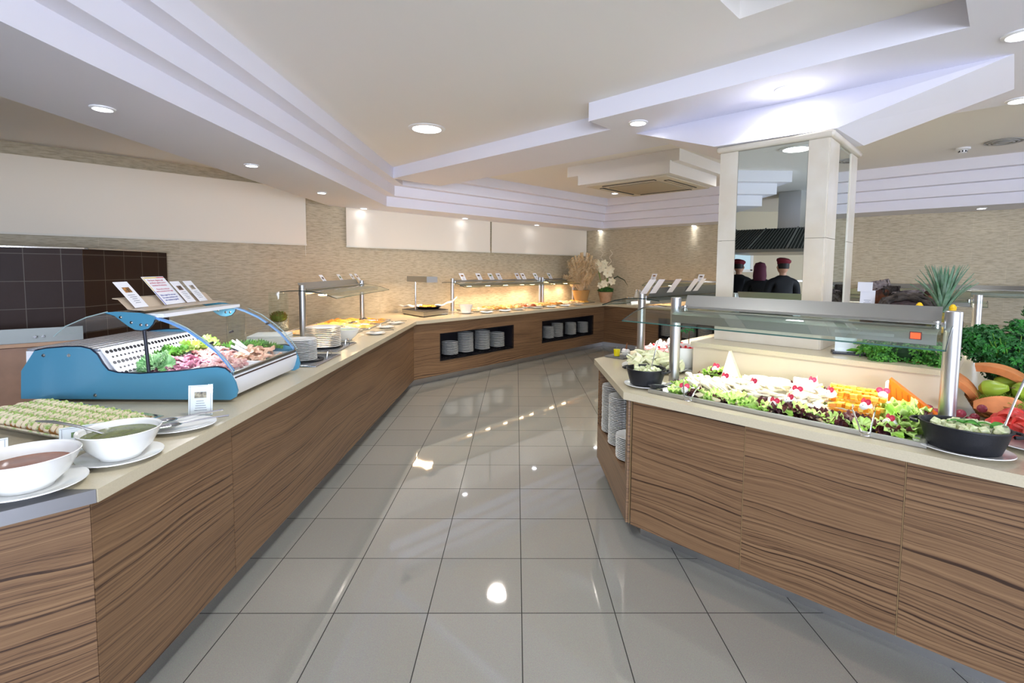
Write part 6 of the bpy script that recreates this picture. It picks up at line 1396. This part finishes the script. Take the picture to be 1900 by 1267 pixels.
for i in range(26):
    a = random.uniform(0, 6.28); q = .14*math.sqrt(random.random()); WMP.put(i, loc=(2.22+q*math.cos(a), 2.03+q*math.sin(a), T+.03+.10*(1-(q/.16)**2)*random.random()), rot=rr(.8), label='red watermelon chunk heaped on the platter behind the oval pot', group='watermelon chunks')
# pineapple
px_ = U(1748, 590, 6.25); t = thing('pineapple', 'whole pineapple with a large spiky crown on the plinth', 'fruit', (px_.x, px_.y, BT+.001)); t.scale = (1.12, 1.12, 1.18)
bm = nb(); lathe(bm, [(0, 0), (.045, .0), (.068, .03), (.075, .09), (.068, .15), (.045, .185), (0, .19)], 30, wob=lambda k, z: 1+.05*((k+int(z*60)) % 2)); part('fruit_body', bm, mat('pineapple_skin', '9a7a2a', .5, var=.7, vs=60, col2='5c6a24', bump=.8, bs=90), t)
bm = nb()
for k in range(64):
    lv = k/64; a = k*2.4; Ln = .14+.15*(1-abs(lv-.45)*1.2); out = .095*(1-lv)+.02; ca, sa = math.cos(a), math.sin(a); n = 6; V = []
    for i in range(n+1):
        f = i/n; w_ = .012*(1-f)**.8+.0006; rad = .012+out*f*(1+.35*f); z = .185+lv*.06+Ln*f*(1-.25*f*(1-lv)); V.append([bm.verts.new((rad*ca-s*w_*sa, rad*sa+s*w_*ca, z+(.003 if s else -.002))) for s in (-1, 0, 1)])
    for A, B in zip(V, V[1:]):
        for j in (0, 1): bm.faces.new((A[j], B[j], B[j+1], A[j+1]))
part('crown', bm, mat('pineapple_leaf', '7f9a84', .45, var=.4, vs=30, col2='56805e'), t, smooth=60)
YEL = mat('yellow_fruit', 'f0c020', .4, sub=.1)
for i, (px, py, lab) in enumerate(((1706, 568, 'yellow pineapple piece left of the crown'), (1748, 612, 'yellow fruit piece showing under the guard bracket'), (1768, 572, 'pale yellow pointed slice right of the crown'))):
    p = U(px, py, 6.1); bm = nb(); lathe(bm, [(0, -.022), (.018, -.014), (.021, .007), (.01, .024), (0, .028)], 14); tag(obj('pineapple_piece', bm, YEL, loc=(p.x, p.y, p.z)), lab, 'fruit')
bm = nb(); box(bm, (0, 0, .075), (.34, .22, .15), bev=.01); o = tag(obj('fruit_crate', bm, mat('dark_crate', '4a3626', .7), loc=(px_.x+.10, px_.y+.20, BT+.001), rz=-PI/4), 'dark crate holding yellow fruit behind the pineapple', 'crate')
# bark cornucopia and wrapped loaves behind the guard
BARK = mat('dark_bark', '2c2622', .8, var=.7, vs=20, col2='5a5048', bump=.8, bs=40); RUST = mat('rust_wood', '8a5030', .7, var=.7, vs=14, col2='3a2620'); BURL = mat('grey_bark_paper', 'a89c98', .85, var=.5, vs=30, col2='7c7070', bump=.6, bs=60)
def place(px, py, u): p = U(px, py, u); return Vector((p.x, p.y, p.z))
ud = Matrix.Rotation(-PI/4, 3, 'Z')
a_ = place(1684, 572, 6.6); t = thing('bark_horn', 'arched dark bark horn basket left of the pineapple', 'basket', (a_.x, a_.y, BT+.001), -PI/4)
zz = a_.z-BT
bm = nb(); n = 18
for ring, rr0, m_i in ((0, .15, 0), (1, .125, 0)):
    tube(bm, [(rr0*1.25*math.cos(a), -.02*ring, max(.0, zz-.03)+rr0*.85*math.sin(a)) for a in [PI*i/n for i in range(n+1)]], .022, 8, rr=[.02+.008*math.sin(i*1.9) for i in range(n+1)])
box(bm, (0, .03, max(.02, zz-.03)/2), (.40, .2, max(.02, zz-.03)))
part('bark_arch', bm, BARK, t)
bm = nb(); lathe(bm, [(0, 0), (.11, .02), (.09, .07), (0, .1)], 18, c=(0, -.02, max(0, zz-.035)), sx=1.2, sy=.6); part('dark_filling', bm, mat('dark_filling', '4a3a3c', .7, var=.6, vs=50), t)
for i, (p0_, p1_, py0, py1, m_, nm, lab) in enumerate(((1615, 1650, 522, 536, BURL, 'bark_sheet', 'pale grey bark strip on the steel rail, left'), (1655, 1715, 540, 548, BURL, 'bark_sheet', 'long pale grey bark strip over the dark horn'), (1640, 1668, 532, 555, BARK, 'dark_ribbon', 'black twisted ribbon between the pale bark strips'), (1618, 1648, 537, 572, RUST, 'driftwood', 'rust-brown driftwood piece with dark cones'), (1715, 1760, 546, 556, RUST, 'driftwood', 'rust-brown driftwood strip behind the pineapple leaves'))):
    A = place(p0_, py0, 6.9); B = place(p1_, py1, 6.9); ln = (Vector((B.x, B.y))-Vector((A.x, A.y))).length; h = abs(A.z-B.z)+.01; bm = nb(); box(bm, (0, 0, 0), (ln, .06, h), bev=.008)
    bmesh.ops.subdivide_edges(bm, edges=bm.edges[:], cuts=4, use_grid_fill=True)
    for v in bm.verts: v.co += Vector((random.uniform(-.006, .006), random.uniform(-.01, .01), random.uniform(-.009, .009)))
    C = (A+B)/2; tag(obj(nm, bm, m_, loc=(C.x, C.y, C.z), rot=(0, .12*(i-2), -PI/4)), lab, 'decoration')
bm = nb(); q0_ = place(1600, 580, 7.0); q1__ = place(1720, 580, 7.0); q2_ = place(1650, 552, 7.0); C = (q0_+q1__)/2; box(bm, (0, 0, (q2_.z-BT)/2), ((q1__-q0_).length, .16, q2_.z-BT)); tag(obj('wooden_crate', bm, RUST, loc=(C.x, C.y, BT+.001), rz=-PI/4, smooth=None), 'rust-brown wooden crate base under the bark decoration', 'crate')
for px, py, h, lab, ph in ((1605, 532, .075, 'blank white card on the rail right of the pillar', 0), (1609, 556, .15, 'white price card with text lines right of the pillar', 1)):
    p = place(px, py, 6.7); c = mk_card(.10, h, ph, lines=5 if ph else 0); c.location = (p.x, p.y, p.z-h/2); c.rotation_euler = (-.1, 0, -PI/4); tag(c, lab, 'food card')
    for ch in list(c.children):
        if ch.name.startswith('dish_photo'): bpy.data.objects.remove(ch)
# ================================================================ FAR CORNER: PAMPAS, ORCHIDS, JARS
PAM = mat('dry_pampas', 'eed9b2', .8, var=.4, vs=16, col2='dcbd8c'); p = Vector((1.42, 10.86, T+.001))
t = thing('pampas_vase', 'large bunch of dry pampas plumes in a tan vase in the far corner', 'dried flowers', p)
bm = nb(); lathe(bm, [(0, 0), (.13, 0), (.15, .1), (.19, .26), (.2, .27), (.18, .27), (.13, .1), (0, .06)], 28); part('vase', bm, mat('tan_vase', 'b9935c', .6), t)
bm = nb()
for k in range(60):
    a = k*2.4; q = .07+.24*math.sqrt((k % 23)/23); top = Vector((q*math.cos(a), q*math.sin(a)*.6, .55+.45*random.random())); drp = Vector((top.x*.35, top.y*.35, -.05-.1*random.random())); n = 120
    for i in range(n):
        f = i/n; c_ = top*(.5+.5*f)+drp*f*f+Vector((0, 0, .12)); d = Vector((random.gauss(0, 1), random.gauss(0, 1), random.gauss(-.3, .6))).normalized(); ln = .085*(1-.4*f)
        side = d.cross(Vector((0, 0, 1))).normalized()*.0045; V = [bm.verts.new(c_-side), bm.verts.new(c_+side), bm.verts.new(c_+d*ln+side*.6+Vector((0, 0, -.01))), bm.verts.new(c_+d*ln*1.4+Vector((0, 0, -.03)))]
        bm.faces.new(V)
    tube(bm, [(0, 0, .2), tuple(top*.5+Vector((0, 0, .1))), tuple(top+Vector((0, 0, .1)))], .02, 5, rr=[.004, .014, .02])
part('plumes', bm, PAM, t, smooth=None)
po = at(1130, 560, T); po = Vector((1.98, 10.95, T+.001)); t = thing('orchid_pot', 'pot of cream orchids with a curved blade leaf in the far corner', 'flowers', po)
bm = nb(); lathe(bm, [(0, 0), (.11, 0), (.16, .22), (.165, .235), (.15, .235), (.13, .2), (0, .19)], 28); part('pot', bm, mat('terracotta_cream', 'cba27e', .6, var=.2, vs=10), t)
bm = nb(); foliage(bm, 420, [((0, 0, .27), .15, (1.2, 1, .45))], .02); part('moss_leaves', bm, [mat('fern_a', '2f5a24', .7), mat('fern_b', '4a7a30', .7)], t, smooth=None)
PET = mat('orchid_petal', 'faf0d0', .5, sub=.15)
def flower(c, s):
    bm = nb(); R = Matrix.Rotation(random.uniform(-.3, .3), 3, 'Z')
    for k in range(6):
        a = k*PI/3+.3; n = 5; V = []
        for i in range(n+1):
            f = i/n; w_ = .62*math.sin(PI*min(1, f*.8+.12)); V.append([bm.verts.new(Vector(c)+R @ Vector((s*(f*math.cos(a)-sg*w_*math.sin(a)), -s*.3*f*f-.02, s*(f*math.sin(a)+sg*w_*math.cos(a))))) for sg in (-.6, 0, .6)])
        for A, B in zip(V, V[1:]):
            for j in (0, 1): bm.faces.new((A[j], B[j], B[j+1], A[j+1]))
    g = bmesh.ops.create_icosphere(bm, subdivisions=1, radius=s*.2)['verts']; bmesh.ops.translate(bm, verts=g, vec=Vector(c)+Vector((0, -.04, 0)))
    part('orchid_bloom', bm, PET, t, smooth=60)
for c, s in (((-.20, -.03, .83), .12), ((-.12, .0, .76), .11), ((.02, -.05, .66), .12), ((.08, .0, .72), .11), ((-.05, -.06, .42), .09), ((-.12, -.02, .38), .08), ((.13, -.04, .47), .09), ((-.04, .03, .86), .09)): flower(c, s)
bm = nb()
for P in ([(-.02, 0, .25), (-.12, 0, .5), (-.2, 0, .82)], [(.0, 0, .25), (.03, 0, .45), (.05, 0, .7)], [(0, 0, .25), (.1, 0, .4), (.13, 0, .47)]): tube(bm, P, .009, 6)
part('stems', bm, mat('stem_green', '6fa33a', .5), t)
bm = nb(); tube(bm, [(.05, 0, .3), (.12, 0, .5), (.25, -.02, .58), (.4, -.05, .5), (.48, -.08, .36)], .012, 5, rr=[.004, .014, .014, .01, .002]); part('blade_leaf', bm, mat('dark_leaf', '33412a', .5), t)
bm = nb()
for q in (-.06, .06):
    P = [(q, 0, .3)]
    for i in range(14): P.append((q+.03*math.sin(i*1.3)+.02*q/abs(q)*i*.2, .02*math.cos(i), .7+.035*i))
    tube(bm, P, .006, 5)
part('curly_twigs', bm, mat('white_twig', 'e6ddc8', .7), t)
# jars and cups on the back counter
def pos3(px, n): q = ray3(px, n); return Vector((q[0], q[1], T+.002))
for i, (px, py, kind, lab) in enumerate(((1172, 560, 'small_jar', 'small clear glass jar on the back counter, left of the tall ones'), (1181, 556, 'glass_bottle', 'tall clear glass bottle on the back counter'), (1187, 556, 'glass_bottle', 'second tall clear glass bottle beside the guard post'), (1166, 563, 'small_jar', 'smallest white jar on the back counter'))):
    p = pos3(px, .52 if py < 560 else .44); tall = kind == 'glass_bottle'
    t = thing(kind, lab, 'jar' if not tall else 'bottle', p); bm = nb(); h = .28 if tall else .12; lathe(bm, [(0, 0), (.05, 0), (.05, h*.6), (.03 if tall else .05, h*.8), (.03 if tall else .045, h), (0, h)], 18); part('glass_body', bm, mat('frosted_jar', 'e3e0d6', .2, 0, .6, alpha=1), t)
    bm = nb(); lathe(bm, [(0, h), (.034 if tall else .048, h), (.034 if tall else .048, h+.025), (0, h+.025)], 18); part('lid', bm, CHROME, t)
p = pos3(1150, .32)
plate((p.x, p.y, T+.001), 'white oval dish on the back counter below the orchids', .17, s=(1.2, .8), rz=.6)
gcards(GE, (1213, 1300), ['grey card on the back wall guard behind the island post', 'grey card on the back wall guard near the pillar'], py=520, sc=1.1)
# back wall counter pans right of the corner
for k in range(3):
    c = Vector(E3[0])+Vector(d3)*(1.1+.6*k)+Vector((.668, .744))*.36
    pan((c.x, c.y, T+.001), math.atan2(d3.y, d3.x), .5, .5, 'food pan on the back wall counter, %s from the corner' % ORD[k], (PALE, GOLD, VEG)[k], 20, .04)
for P in (LEAFG, LEAFR, LEAFD, LEAFS, SPOONS, BIGSP, TONGS, CARDS, CROS, BAT, SLI, MICE): P.clean()
